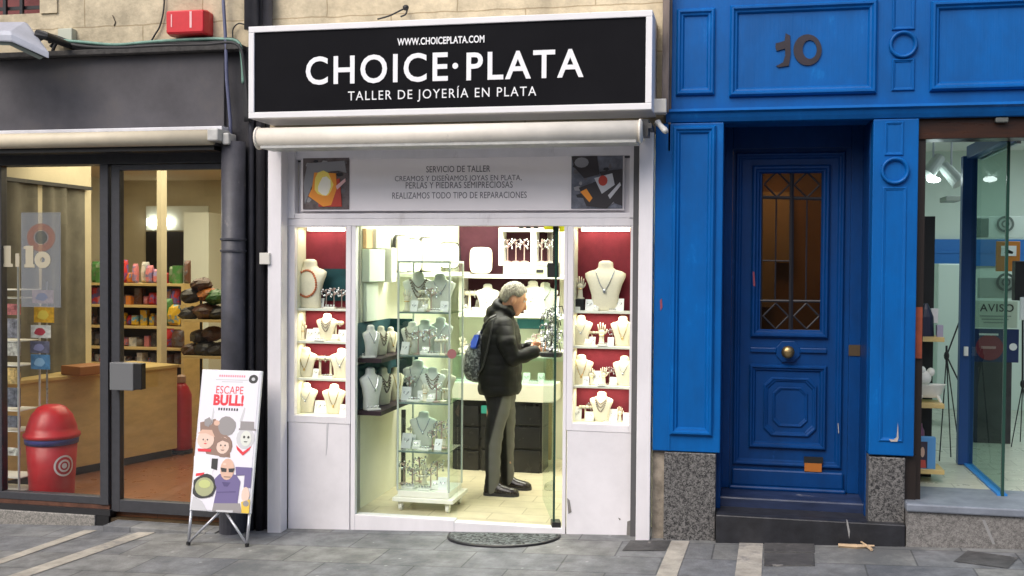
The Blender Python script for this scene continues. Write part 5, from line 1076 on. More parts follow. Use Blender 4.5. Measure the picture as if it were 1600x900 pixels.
mb = MB(); mb.rbox(505, 420, 540, 470, YF + .185, YF + .195); tag(mb.build('backing_card', M_teal), 'dark teal card standing behind the slim stands in the left display window', 'card')

# ---- glass tower on castors
TY = .30; tz0 = P(660, 782, TY).z
tx0, tx1 = P(622, 600, TY).x, P(702, 600, TY).x; td = .36
tw = thing('glass_tower', 'tall glass display tower of jewellery on a white castor base inside the shop', 'display case', ((tx0 + tx1) / 2, TY, .015))
lev = [P(660, py, TY).z for py in (768, 706, 630, 556, 488)]; ttop = P(660, 411, TY).z
mb = MB(); mb.box(tx0 - .03, tx1 + .04, TY - .03, TY + td + .03, lev[0] - .075, lev[0] - .045); mb.box(tx0 - .0, tx1 + .0, TY, TY + td, lev[0] - .044, lev[0]); mb.build('base', M_shelfw, tw, bevel=.004)
for xx in (tx0 + .02, tx1 - .01):
    for yy in (TY + .02, TY + td - .03):
        mb = MB(); mb.lathe((xx - .012, yy, .045), [(.028, 0), (.03, .004), (.03, .02), (.028, .024)], 16, 'x'); mb.box(xx - .018, xx + .018, yy - .014, yy + .014, .05, lev[0] - .076); mb.build('castor', fm('white_castor', (.72, .72, .66), .4), tw)
for z in lev[1:]:
    mb = MB(); mb.box(tx0 + .006, tx1 - .006, TY + .006, TY + td - .006, z - .009, z); mb.build('shelf', glass('shelf_glass', (.82, .90, .86), fac=1.2), tw)
    mb = MB(); mb.box(tx0 + .004, tx1 - .004, TY + .002, TY + .0055, z - .010, z + .002); mb.build('shelf_edge', fm('shelf_edge_green', (.16, .22, .20), .2), tw)
for (a, b, c, d) in ((tx0, tx1, TY - .005, TY), (tx0, tx1, TY + td, TY + td + .005), (tx0 - .005, tx0, TY, TY + td), (tx1, tx1 + .005, TY, TY + td)):
    mb = MB(); mb.box(a, b, c, d, lev[0] + .001, ttop); mb.build('pane', M_glassc, tw)
mb = MB(); mb.box(tx0 - .006, tx1 + .006, TY - .006, TY + td + .006, ttop, ttop + .016); mb.build('top', fm('grey_glass_lid', (.42, .50, .44), .15), tw)
for xx in (tx0, tx1):
    for yy in (TY, TY + td):
        mb = MB(); mb.box(xx - .006, xx + .006, yy - .006, yy + .006, lev[0], ttop); mb.build('post', fm('chrome_post', (.62, .68, .62), .25, metal=.3), tw)
TL = ['base', 'lowest shelf', 'second lowest shelf', 'middle shelf', 'top shelf']
TI = {0: [('tray', 640, 22, .10), ('tree', 632, 36, .22), ('tstand', 648, 26, .24), ('hand', 664, 34, .24), ('tree', 684, 38, .24), ('card', 692, 20, .08), ('tstand', 662, 20, .14), ('tree', 645, 30, .12), ('tree', 674, 32, .13), ('tray', 664, 20, .06), ('box', 680, 12, .08), ('tree', 656, 40, .30)],
      1: [('bust_ts', 662, 54, .24), ('card', 634, 24, .10), ('card', 642, 20, .16), ('tstand', 648, 28, .28), ('tree', 690, 44, .16), ('tree', 682, 34, .26), ('card', 684, 18, .08), ('tray', 664, 20, .07), ('box', 650, 12, .08), ('tree', 676, 30, .12), ('hand', 694, 28, .28)],
      2: [('bust_ts', 652, 60, .26), ('bust_wm', 676, 50, .22), ('bust_cd', 694, 46, .28), ('card', 634, 22, .10), ('tray', 648, 22, .07), ('hand', 664, 28, .10), ('tstand', 692, 22, .12), ('tree', 640, 36, .20), ('tree', 682, 30, .08), ('box', 672, 12, .06), ('card', 658, 16, .12)],
      3: [('bust_wm', 644, 48, .26), ('bust_ts', 664, 52, .24), ('bust_ws', 688, 56, .26), ('card', 632, 20, .08), ('tree', 654, 38, .10), ('tray', 678, 20, .07), ('tree', 672, 40, .12), ('tstand', 690, 26, .10), ('hand', 640, 26, .12), ('box', 662, 12, .06), ('tree', 696, 32, .12)],
      4: [('bust_wm', 654, 60, .26), ('bust_wc', 688, 58, .26), ('hand', 636, 34, .14), ('tstand', 668, 34, .20), ('card', 646, 18, .08), ('card', 694, 18, .08), ('tree', 674, 38, .10), ('tree', 640, 30, .26), ('box', 658, 12, .07), ('tray', 682, 18, .06), ('tstand', 662, 22, .12)]}
NMS = {'card': 'small white earring card', 'box': 'small white ring box', 'tstand': 'cream bracelet stand', 'hand': 'cream display hand', 'tree': 'slender earring stand', 'tray': 'white ring tray', 'bust_ts': 'greyish clear necklace bust', 'bust_cd': 'cream bust with gold necklace', 'bust_cs': 'cream bust with silver necklace', 'bust_wc': 'white bust with a short chain', 'bust_wm': 'white bust with dark beaded strands', 'bust_cm': 'cream bust with dark beaded strands', 'bust_ws': 'white bust with a silver necklace'}
for l, its in TI.items():
    its_s = sorted(its, key=lambda i: i[1])
    for it in its:
        r_ = its_s.index(it); pos = 'at the left' if r_ == 0 else ('at the right' if r_ == len(its) - 1 else 'place %s from the left' % ['', 'two', 'three', 'four', 'five', 'six', 'seven', 'eight', 'nine', 'ten', 'eleven', 'twelve'][r_])
        place(it[0], it[1], lev[l] + .001, TY + it[3], it[2], '%s, glass tower %s, %s' % (NMS[it[0]], TL[l], pos), 'pieces in the glass tower', rnd.uniform(-.3, .3))

# ---- left wall: hung packets, wall shelf with boards, teal ledges
def wy(px): return wallpx(px, XW0 + .02)
def wbox(px0, py0, px1, py1, thick, name, m, label, cat, group=None, bevel=.006, parent=None):   # a flat thing on the left wall
    y0, y1 = wy(px0), wy(px1); zt, zb2 = P(px0, py0, y0).z, P(px0, py1, y0).z
    mb = MB(); mb.box(XW0 + .002, XW0 + thick, y0, y1, zb2, zt); o = mb.build(name, m, parent, bevel=bevel)
    return tag(o, label, cat, group) if label else o
wbox(570, 357, 580, 388, .03, 'hanging_bag', fm('peach_paper', (.66, .42, .22)), 'narrow peach paper bag hanging high on the left shop wall', 'paper bag')
wbox(582, 357, 604, 388, .05, 'hanging_bag', M_shelfw, 'white paper bag hanging high on the left wall beside the peach one', 'paper bag')
wbox(569, 389, 594, 441, .06, 'hanging_pouch', fm('pale_green_paper', (.58, .66, .55), .6), 'pale green square bag hanging on the left shop wall', 'paper bag')
wbox(596, 387, 604, 441, .10, 'hanging_pouch', M_shelfw, 'white narrow bag beside the pale green square one', 'paper bag')
wbox(571, 442, 589, 503, .03, 'hanging_pouch', fm('pale_green_paper2', (.62, .68, .58), .6), 'long pale green bag hanging below the square one', 'paper bag')
ysh0, ysh1 = wy(612), 2.5; zsh = P(660, 426, 1.4).z
mb = MB(); mb.box(XW0 + .001, XW0 + .26, ysh0, ysh1, zsh - .03, zsh); tag(mb.build('wall_shelf', M_shelfw, bevel=.003), 'long white shelf on the left wall above the glass tower', 'shelf')
def round_board(c, w_, h_, face, label, nrmx=False, edge=True):
    t = thing('necklace_board', label, 'display board', c, 'rounded white display boards')
    def pl(w0, h0, th, off):
        pts = sup(0, 0, 0, w0 / 2, h0 / 2, 24, .45); m2 = MB(); A, B = [], []
        for (a, b, _) in pts:
            if nrmx: A.append((c[0] + off, c[1] + a, c[2] + h_ / 2 + b)); B.append((c[0] + off + th, c[1] + a, c[2] + h_ / 2 + b))
            else: A.append((c[0] + a, c[1] - off, c[2] + h_ / 2 + b)); B.append((c[0] + a, c[1] - off - th, c[2] + h_ / 2 + b))
        m2.rings([A, B], close_last=True); m2.f.append(list(range(24))[::-1]); m2.m.append(0); return m2
    if edge: pl(w_, h_, .02, 0).build('backing', M_black, t)
    pl(w_ * (.9 if edge else 1), h_ * (.93 if edge else 1), .018, .0205 if edge else 0).build('face', M_bust, t); return t
round_board((XW0 + .03, wy(622), zsh), .34, .30, 0, 'black-edged rounded board nearest the street on the left wall shelf', True)
round_board((XW0 + .03, wy(640), zsh), .36, .28, 0, 'black-edged rounded board in the middle of the left wall shelf', True)
round_board((XW0 + .03, wy(662), zsh), .40, .30, 0, 'black-edged rounded board third along the left wall shelf', True)
round_board((P(703, 420, 2.4).x, 2.4, P(703, 420, 2.4).z), .20, .24, 0, 'black-edged rounded board in the back left corner')
round_board((P(752, 426, 2.4).x, 2.4, P(752, 427, 2.4).z), .205, .235, 0, 'cream rounded square board against the burgundy backing', edge=False)
for k, (py0, py1, px1) in enumerate(((506, 560, 612), (572, 642, 622))):
    y0, y1 = wy(558), wy(px1); zb_l = P(565, py1, y0).z; zt_l = P(565, py0, y0).z; wh = ['upper', 'lower'][k]
    t = thing('teal_ledge', 'dark teal velvet ledge of necklaces on the left wall, %s of two' % wh, 'display ledge', (XW0, y0, zb_l), 'teal display ledges')
    mb = MB(); mb.box(XW0 + .001, XW0 + .015, y0, y1, zb_l, zt_l); mb.build('back', M_teal, t); mb = MB(); mb.box(XW0 + .016, XW0 + .20, y0, y1, zb_l - .03, zb_l); mb.build('ledge', fm('plum_black_ledge', (.02, .006, .012)), t)
    mb = MB(); mb.box(XW0 + .016, XW0 + .19, y1 - .015, y1, zb_l + .001, zt_l); mb.build('end_panel', M_teal, t)
    for j in range(3):
        yy = y0 + .08 + j * (y1 - y0 - .1) / 3; h_ = (zt_l - zb_l) * (.95 - .08 * j)
        o, first = proto(['bust_wc', 'bust_cm', 'bust_cd'][j]); copy_tree(o, Vector((XW0 + .10, yy, zb_l + .001)), '%s necklace bust on the %s teal ledge, %s' % (['white', 'cream dark-beaded', 'cream gold-chained'][j], wh, ['nearest the street', 'in the middle', 'deepest in the shop'][j]), 'busts on the teal ledges', None, [h_ * .8, h_, h_], R(60))
    place('tray', 575 + k * 8, zb_l + .001, y0 + .06, 22, 'white ring tray at the front end of the %s teal ledge' % wh, 'trays on the teal ledges', R(40))
mb = MB(); y_ = wy(626); zz0, zz1 = P(626, 770, y_).z, P(626, 640, y_).z; mb.tube([(XW0 + .05, y_, max(.016, zz0)), (XW0 + .05, y_, zz1)], .018, 10); tag(mb.build('floor_pole', M_iron), 'thin dark pole standing by the left wall behind the glass tower', 'pole')

# ---- back wall shelving and counter
YBK = YK - .03
def bk(px0, py0, px1, py1, Y0, Y1, nm, m, parent=None, bevel=.003): mb = MB(); mb.rbox(px0, py0, px1, py1, Y0, Y1); return mb.build(nm, m, parent, bevel=bevel)
bsu = thing('back_shelving', 'white shelving on the burgundy back wall of the jewellery shop', 'shelving', (P(790, 600, 2.4).x, 2.4, .9))
ZS1, ZS2, ZS3 = P(790, 429, 2.26).z, P(790, 491, 2.26).z, P(790, 546, 2.26).z
for z, th in ((ZS1, .035), (ZS2, .03), (ZS3, .02)):
    mb = MB(); mb.box(P(716, 450, 2.26).x, XW1 - .01, 2.26, YBK - .001, z - th, z); mb.build('shelf', M_shelfw, bsu, bevel=.002)
x_ = P(722, 450, 2.3).x; mb = MB(); mb.box(x_ - .03, x_, 2.29, YBK - .002, ZS2, ZS1 - .036); mb.build('upright', M_shelfw, bsu)
mb = MB(); mb.box(P(718, 450, YBK).x, XW1 - .01, YBK - .004, YBK - .0005, .9, ZS2 - .031); mb.build('lower_back', fm('pale_mint_back', (.62, .70, .56)), bsu)
bk(808, 499, 866, 514, YBK - .03, YBK - .005, 'teal_panel', fm('teal_panel', (.02, .14, .16), .6), bsu)
cb = thing('display_cabinet', 'white open cabinet with two burgundy cells on the top back shelf', 'cabinet', (P(825, 414, 2.3).x, 2.3, ZS1 + .1))
yc_ = 2.28
for r_ in ((779, 356, 785, 415), (829, 356, 837, 415), (864, 356, 869, 415), (785.2, 356, 828.8, 362), (837.2, 356, 863.8, 362), (785.2, 410, 828.8, 415), (837.2, 410, 863.8, 415)): bk(*r_, yc_, yc_ + .2, 'cabinet_board', M_shelfw, cb)
bk(785, 362, 864, 410, yc_ + .17, yc_ + .19, 'back_panel', M_burg2, cb)
zcb = P(825, 410, yc_).z
for i, px in enumerate((793, 806, 819, 846, 858)): place('tree', px, zcb + .001, yc_ + .08, 36, 'pinkish wire earring stand in the white cabinet, %s from the left' % ['first', 'second', 'third', 'fourth', 'fifth'][i], 'earring stands in the white cabinet', .5 * i, .8)
pr = thing('printer_box', 'grey-green printer under the white cabinet on the top back shelf', 'printer', (P(822, 428, 2.3).x, 2.3, ZS1))
bk(786, 416, 862, 428.6, 2.28, 2.5, 'body', fm('grey_green_plastic', (.42, .45, .34)), pr); bk(806, 420, 836, 427, 2.265, 2.279, 'slot', M_paper, pr); bk(838, 421, 849, 426, 2.268, 2.279, 'display', M_black, pr)
bg_ = 'pieces on the back shelving'
for kind, px, hp, z, nm in (('tstand', 734, 36, ZS2, 'slim stand at the left end'), ('box', 727, 14, ZS2, 'white box at the far left'), ('box', 746, 20, ZS2, 'white box left of the bust'), ('bust_ws', 762, 46, ZS2, 'white bust left of the man'), ('bust_ws', 832, 52, ZS2, 'large white bust right of the man'), ('card', 842, 14, ZS2, 'white card at the foot of the large bust'), ('bust_wc', 852, 50, ZS2, 'narrow white bust at the right end'), ('card', 862, 30, ZS2, 'leaning card at the far right end'),
                            ('tray', 732, 20, ZS3, 'white tray at the left'), ('box', 744, 18, ZS3, 'white box at the left'), ('box', 826, 16, ZS3, 'white box right of the man'), ('box', 840, 18, ZS3, 'second white box right of the man'), ('card', 852, 20, ZS3, 'white card at the right')):
    place(kind, px, z + .001, 2.36, hp, nm + ' on the %s back shelf' % ('second' if z == ZS2 else 'third'), bg_, rnd.uniform(-.2, .2))
ctr = thing('jewellery_counter', 'long counter with glass top case above black drawers inside the shop', 'counter', (P(780, 740, 1.85).x, 1.85, .015))
YC = 1.85; CX0, CX1 = P(706, 700, YC).x, P(846, 700, YC).x
zt_, zm_, zg_ = P(780, 600, YC).z, P(780, 627, YC).z, P(780, 556, YC).z
mb = MB(); mb.box(CX0, CX1 + .1, YC, YC + .35, zm_, zt_); mb.build('white_band', M_shelfw, ctr, bevel=.003)
mb = MB(); mb.box(CX0 + .0, CX1, YC + .03, YC + .33, .016, zm_ - .001); mb.build('drawer_body', M_jblack, ctr)
for py0, py1 in ((634, 664), (668, 700), (704, 742)):
    for px0, px1 in ((710, 748), (752, 796), (800, 843)):
        mb = MB(); mb.rbox(px0, py0, px1, py1, YC + .012, YC + .029); mb.build('drawer', fm('black_drawer_front', (.02, .02, .022), .25, var=.3), ctr, bevel=.004)
for (a, b, c, d) in ((CX0, CX1 + .1, YC, YC + .005), (CX0, CX0 + .005, YC + .006, YC + .34)):
    mb = MB(); mb.box(a, b, c, d, zt_ + .001, zg_ - .012); mb.build('glass_side', M_glassg, ctr)
mb = MB(); mb.box(CX0, CX1 + .1, YC, YC + .35, zg_ - .011, zg_); mb.build('glass_top', glass('counter_top_glass', (.70, .82, .76), fac=1), ctr)
mb = MB(); mb.box(CX0, CX1 + .1, YC - .004, YC - .001, zg_ - .010, zg_ - .001); mb.build('glass_edge', fm('bright_edge', (.45, .58, .5), .2), ctr)
for i, px in enumerate((718, 730, 742, 822, 834, 845)): place('tray' if i % 2 == 0 else 'card', px, zt_ + .002, YC + .14, 16, '%s inside the glass counter, %s' % (['white ring tray', 'white earring card'][i % 2], ['at the left end', 'second from the left', 'just left of the man', 'just right of the man', 'second from the right', 'at the right end'][i]), 'pieces in the glass counter', 0)
place('hand', 722, zg_ + .001, YC + .15, 26, 'cream display hand standing on the left end of the glass counter', bg_, 0); place('card', 826, zg_ + .001, YC + .18, 22, 'white card standing on the glass counter right of the man', bg_, 0); place('tree', 838, zg_ + .001, YC + .15, 34, 'earring stand on the glass counter right of the man', bg_, 0)
mb = MB(); mb.rbox(752, 634, 763, 646, YC - .003, YC + .011); tag(mb.build('price_label', fm('turquoise_label', (.03, .30, .26))), 'small turquoise label on the black drawers behind the man', 'label')
# ---- sparkling necklace rack hung on the open door
dx = thing('chain_rack', 'dark rack crowded with silver chains by the open glass door', 'display rack', (P(862, 560, .3).x, .30, P(862, 560, .30).z))
yk = .30; mb = MB(); a = P(861, 555, yk); b = P(866, 480, yk)
mb.tube([(a.x, yk, a.z), (b.x, yk, b.z)], .007, 8); mb.lathe((a.x, yk, a.z - .01), [(.07, 0), (.08, .01), (.08, .03), (.01, .035)], 18); mb.build('stand', M_black, dx)
mb = MB()
for k in range(150):
    t = rnd.random() * 6.28; rr = rnd.uniform(.01, .075); z = a.z + .03 + rnd.random() ** 1.1 * (b.z - a.z - .03); mb.ball((a.x + rr * math.cos(t), yk + rr * math.sin(t), z), rnd.uniform(.004, .011), None, rnd.uniform(.006, .02), 6, 4)
mb.build('silver_charms', M_silver, dx)
mb = MB()
for k in range(22):
    t = k * .9; rr = .045 + .03 * (k % 2); z = a.z + .06 + (k / 22) * (b.z - a.z - .05); mb.tube([(a.x, yk, z), (a.x + rr * math.cos(t), yk + rr * math.sin(t), z + .01), (a.x + rr * 1.2 * math.cos(t), yk + rr * 1.2 * math.sin(t), z - .05)], .004, 5)
mb.build('dark_chains', fm('dark_oxidised_chain', (.06, .065, .06), .4, metal=.5), dx)

# ================================================================ PERSON
def union(mb, name, m, voxel, parent, smooth=4, fac=.5):
    tmp = mb.build('tmp', m if not isinstance(m, list) else m[0], None)
    md = tmp.modifiers.new('r', 'REMESH'); md.mode = 'VOXEL'; md.voxel_size = voxel; md.use_smooth_shade = True
    ms = tmp.modifiers.new('s', 'SMOOTH'); ms.factor = fac; ms.iterations = smooth
    bpy.context.view_layer.update()
    me = bpy.data.meshes.new_from_object(tmp.evaluated_get(bpy.context.evaluated_depsgraph_get())); bpy.data.objects.remove(tmp)
    me.name = name; me.materials.clear()
    for q in (m if isinstance(m, list) else [m]): me.materials.append(q)
    me.polygons.foreach_set('use_smooth', [True] * len(me.polygons))
    o = bpy.data.objects.new(name, me); COL.objects.link(o); o.parent = parent; o.location = -wloc(parent); return o
FZ0 = .0155
yn = PZ(780, 774, FZ0).y; y0 = yn + .10; yfar = PZ(800, 764, FZ0).y
pe = thing('person', 'grey-haired man in a black padded jacket and grey trousers browsing at the counter', 'person', (P(783, 770, y0).x, y0, FZ0))
def q(px, py, dy=0): return P(px, py, y0 + dy)
K = P(800, 500, y0).z - P(800, 501, y0).z
def limb(mb, pts, rs, n=16):
    mb.tube(pts, rs, n)
    for p, r in zip(pts, rs): mb.ball(p, r, None, None, 14, 8)
# head + hands + inner body: one continuous surface
hb = MB()
hc = q(800, 463); hb.ball((hc.x - .006, hc.y, hc.z + .012), .094, .076, .098, 20, 14)          # cranium
hb.ball((hc.x + .035, hc.y, hc.z - .035), .060, .058, .080, 16, 12)                              # face
hb.ball((hc.x + .050, hc.y, hc.z - .096), .036, .036, .034, 14, 10)                              # chin
hb.tube([(hc.x + .084, hc.y, hc.z + .004), (hc.x + .106, hc.y, hc.z - .034), (hc.x + .112, hc.y, hc.z - .046), (hc.x + .086, hc.y, hc.z - .054)], [.010, .014, .016, .010], 10)  # nose
hb.tube([(hc.x + .080, hc.y - .04, hc.z + .022), (hc.x + .092, hc.y, hc.z + .022), (hc.x + .080, hc.y + .04, hc.z + .022)], [.012, .012, .012], 8)   # brow
hb.tube([(hc.x + .082, hc.y - .018, hc.z - .074), (hc.x + .090, hc.y, hc.z - .073), (hc.x + .082, hc.y + .018, hc.z - .074)], [.007, .009, .007], 8)
for s in (-1, 1):
    e = Vector((hc.x + .000, hc.y + s * .078, hc.z - .022)); hb.ball((e.x, e.y, e.z + .004), .017, .010, .028, 12, 8); hb.ball((e.x + .004, e.y - s * .004, e.z - .018), .010, .008, .014, 10, 6)
HT = Matrix.Translation(hc + Vector((-.03, 0, -.05))) @ Matrix.Rotation(R(14), 4, 'Z') @ Matrix.Rotation(R(20), 4, 'Y') @ Matrix.Translation(-(hc + Vector((-.03, 0, -.05))))
def tilt_(mb): mb.v = [tuple(HT @ Vector(v)) for v in mb.v]; return mb
tilt_(hb)
nk = q(789, 492); limb(hb, [(hc.x - .015, hc.y, hc.z - .05), (nk.x, nk.y, nk.z)], [.056, .056])
sh_n, sh_f = q(786, 510, -.18), q(786, 510, .18)
el_n, el_f = q(802, 560, -.22), q(806, 556, .22)
wr_n, wr_f = q(840, 548, -.14), q(832, 541, .12)
limb(hb, [sh_n, el_n, wr_n], [.045, .040, .027]); limb(hb, [sh_f, el_f, wr_f], [.045, .040, .027])
limb(hb, [sh_n, q(784, 508), sh_f], [.04, .06, .04]); limb(hb, [q(783, 512), q(782, 540), q(782, 605)], [.10, .12, .12])
hipn, kneen, ankn = q(778, 612, -.08), q(771, 688, -.10), P(769, 756, yn); hipf, kneef, ankf = q(785, 612, .08), q(791, 690, .12), P(793, 748, yfar)
limb(hb, [hipn, kneen, ankn], [.085, .055, .04]); limb(hb, [hipf, kneef, ankf], [.085, .055, .04])
def hand(mb, w_, fwd_, up_, side):
    f = Vector(fwd_).normalized(); n = Vector(up_).normalized(); sd = f.cross(n).normalized() * side
    w_ = Vector(w_); c = w_ + f * .045
    mb.tube([w_, w_ + f * .03, w_ + f * .085], [.026, .034, .032], 12); mb.tube([w_ + sd * .02 + f * .03, w_ + sd * .02 + f * .08], .018, 8); mb.tube([w_ - sd * .02 + f * .03, w_ - sd * .02 + f * .085], .018, 8)
    for k, (o_, l) in enumerate(((-.030, .068), (-.010, .080), (.010, .075), (.029, .058))):
        b0 = w_ + f * .08 + sd * o_; m1 = b0 + f * l * .45 + n * -.006; m2 = m1 + f * l * .28 - n * l * .22; m3 = m2 + f * l * .08 - n * l * .28
        mb.tube([b0, m1, m2, m3], [.0105, .010, .009, .0075], 8); mb.ball(m3, .0076, None, None, 8, 6)
    t0 = w_ + f * .02 - sd * .028; t1 = t0 - sd * .030 + f * .026 - n * .01; t2 = t1 + f * .030 - n * .012 + sd * .006; mb.tube([t0, t1, t2], [.015, .012, .009], 8); mb.ball(t2, .009, None, None, 8, 6)
fn = (wr_n - el_n); hand(hb, wr_n + fn.normalized() * .01, (fn.x, fn.y + .02, fn.z + .02), (0, -.2, 1), 1)
ff = (wr_f - el_f); hand(hb, wr_f + ff.normalized() * .01, (ff.x, ff.y - .02, ff.z), (0, -.2, 1), -1)
body = union(hb, 'body', M_skin, .006, pe, 3)
# eyes, glasses
for s in (-1, 1):
    mb = MB(); mb.ball((hc.x + .080, hc.y + s * .031, hc.z + .004), .010, .012, .009, 10, 6); tilt_(mb); mb.build('eye', fm('eye_white', (.6, .58, .55), .3), pe, smooth=True)
    mb = MB(); mb.ball((hc.x + .088, hc.y + s * .032, hc.z + .003), .004, .006, .006, 8, 6); tilt_(mb); mb.build('pupil', M_black, pe)
# hair: a cap hugging the cranium, leaving face, ears and temples free
mb = MB(); n1, n2 = 44, 30; R0 = Vector((.108, .092, .113)); cc_ = Vector((hc.x - .008, hc.y, hc.z + .014))
def haircut(ph, th):   # returns lowest elevation of the hair for a heading (0 = face)
    a = abs(math.atan2(math.sin(ph), math.cos(ph)))
    return .55 if a < .6 else (.55 - (a - .6) * .9 if a < 1.15 else (.055 if a < 1.75 else (.055 - (a - 1.75) * 2.6 if a < 2.05 else -.73)))
for j in range(n2 + 1):
    for k in range(n1):
        ph = 2 * math.pi * k / n1; lo_ = haircut(ph, 0); el = math.pi / 2 + (lo_ - math.pi / 2) * j / n2
        jit = 1 + .032 * math.sin(ph * 17 + el * 9) * math.cos(el * 13) + rnd.uniform(-.011, .011); edge = 1 - .07 * max(0, (j - n2 + 3) / 3)
        mb.v.append((cc_.x + R0.x * jit * edge * math.cos(el) * math.cos(ph), cc_.y + R0.y * jit * edge * math.cos(el) * math.sin(ph), cc_.z + R0.z * jit * edge * math.sin(el)))
for j in range(n2):
    for k in range(n1): a = j * n1 + k; b = j * n1 + (k + 1) % n1; mb.f.append((a, a + n1, b + n1, b)); mb.m.append(0)
tilt_(mb); mb.build('hair', M_hair, pe, smooth=True)
# jacket
jk = MB(); secs = []
for py, a, b, lat in ((615, 749, 812, .205), (608, 748, 814, .215), (590, 748, 815, .22), (572, 750, 815, .225), (554, 752, 814, .225), (536, 754, 813, .23), (520, 756, 811, .235), (508, 759, 808, .235), (499, 764, 803, .20), (492, 770, 801, .14), (486, 774, 800, .10)):
    c = q((a + b) / 2, py); secs.append(sup(c.x, c.y, c.z, (b - a) / 2 * K, lat, 28, .85))
jk.rings(secs, close_last=True); jk.f.append(list(range(28))[::-1]); jk.m.append(0)
limb(jk, [sh_n + Vector((0, .03, -.0)), q(792, 535, -.23), el_n, (el_n + wr_n) / 2 + Vector((0, 0, -.004)), wr_n - fn.normalized() * .02], [.078, .072, .066, .058, .048])
limb(jk, [sh_f + Vector((0, -.03, -.0)), q(794, 535, .23), el_f, (el_f + wr_f) / 2, wr_f - ff.normalized() * .02], [.078, .072, .066, .058, .048])
# standing collar and hood lying on the back
cn_ = q(789, 485); jk.lathe((cn_.x - .005, cn_.y, cn_.z - .03), [(.088, 0), (.088, .03), (.082, .075), (.066, .075), (.060, .02)], 24, sx=1.05, sy=1)
hd = q(772, 488); jk.ball(hd, .062, .105, .060, 16, 10); jk.ball(q(778, 478), .046, .088, .060, 14, 9); jk.tube([q(779, 478, -.06), q(790, 484, -.085), q(803, 494, -.06)], [.03, .03, .026], 12); jk.ball(q(766, 500), .050, .10, .05, 14, 9)
# quilted bands
jacket = union(jk, 'jacket', M_jacket, .010, pe, 3)
zlo = q(780, 615).z
for v in jacket.data.vertices:
    if v.co.x < el_n.x + .02 or abs(v.co.y - y0) < .16:
        a = 1 - abs(math.sin((v.co.z - zlo) * math.pi / .078)) ** .5; c = Vector((q(782, 560).x, y0, v.co.z)); d_ = v.co - c; d_.z = 0
        if v.co.z < q(780, 505).z: v.co -= d_.normalized() * a * .007
    v.co += v.normal * (.003 * math.sin(v.co.x * 41 + v.co.z * 33) * math.sin(v.co.y * 37))
# trousers
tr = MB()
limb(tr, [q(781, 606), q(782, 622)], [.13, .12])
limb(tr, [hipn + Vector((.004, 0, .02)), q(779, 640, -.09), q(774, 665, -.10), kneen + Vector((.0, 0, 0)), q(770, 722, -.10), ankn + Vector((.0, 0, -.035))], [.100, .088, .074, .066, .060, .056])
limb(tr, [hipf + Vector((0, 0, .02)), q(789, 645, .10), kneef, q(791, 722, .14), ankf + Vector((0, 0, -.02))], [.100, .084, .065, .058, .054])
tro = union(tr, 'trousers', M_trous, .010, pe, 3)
for v in tro.data.vertices: v.co += v.normal * (.004 * math.sin(v.co.z * 47 + v.co.x * 22) * math.sin(v.co.y * 25 + v.co.z * 19))
# light painted into the grey cloth: paler lit front, darker shaded back of each leg
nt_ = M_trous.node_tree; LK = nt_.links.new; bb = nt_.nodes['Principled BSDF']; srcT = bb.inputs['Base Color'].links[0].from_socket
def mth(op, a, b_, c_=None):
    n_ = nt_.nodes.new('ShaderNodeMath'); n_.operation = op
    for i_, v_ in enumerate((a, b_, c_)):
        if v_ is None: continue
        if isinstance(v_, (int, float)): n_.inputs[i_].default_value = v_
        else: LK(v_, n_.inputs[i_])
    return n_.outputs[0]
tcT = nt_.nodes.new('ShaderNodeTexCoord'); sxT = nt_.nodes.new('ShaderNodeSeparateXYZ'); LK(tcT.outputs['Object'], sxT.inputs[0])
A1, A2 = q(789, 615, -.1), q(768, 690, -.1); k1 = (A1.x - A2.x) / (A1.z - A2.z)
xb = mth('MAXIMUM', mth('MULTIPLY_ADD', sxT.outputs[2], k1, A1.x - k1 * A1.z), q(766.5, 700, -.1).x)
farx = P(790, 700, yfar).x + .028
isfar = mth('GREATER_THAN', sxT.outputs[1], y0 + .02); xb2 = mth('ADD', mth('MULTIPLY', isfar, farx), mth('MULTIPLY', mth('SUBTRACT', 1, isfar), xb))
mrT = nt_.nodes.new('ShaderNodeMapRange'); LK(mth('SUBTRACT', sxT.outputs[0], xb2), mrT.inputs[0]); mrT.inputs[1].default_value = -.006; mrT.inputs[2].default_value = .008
mxT = nt_.nodes.new('ShaderNodeMix'); mxT.data_type = 'RGBA'; LK(mrT.outputs[0], mxT.inputs[0]); LK(srcT, mxT.inputs[6]); mxT.inputs[7].default_value = (.13, .13, .12, 1); LK(mxT.outputs[2], bb.inputs['Base Color'])
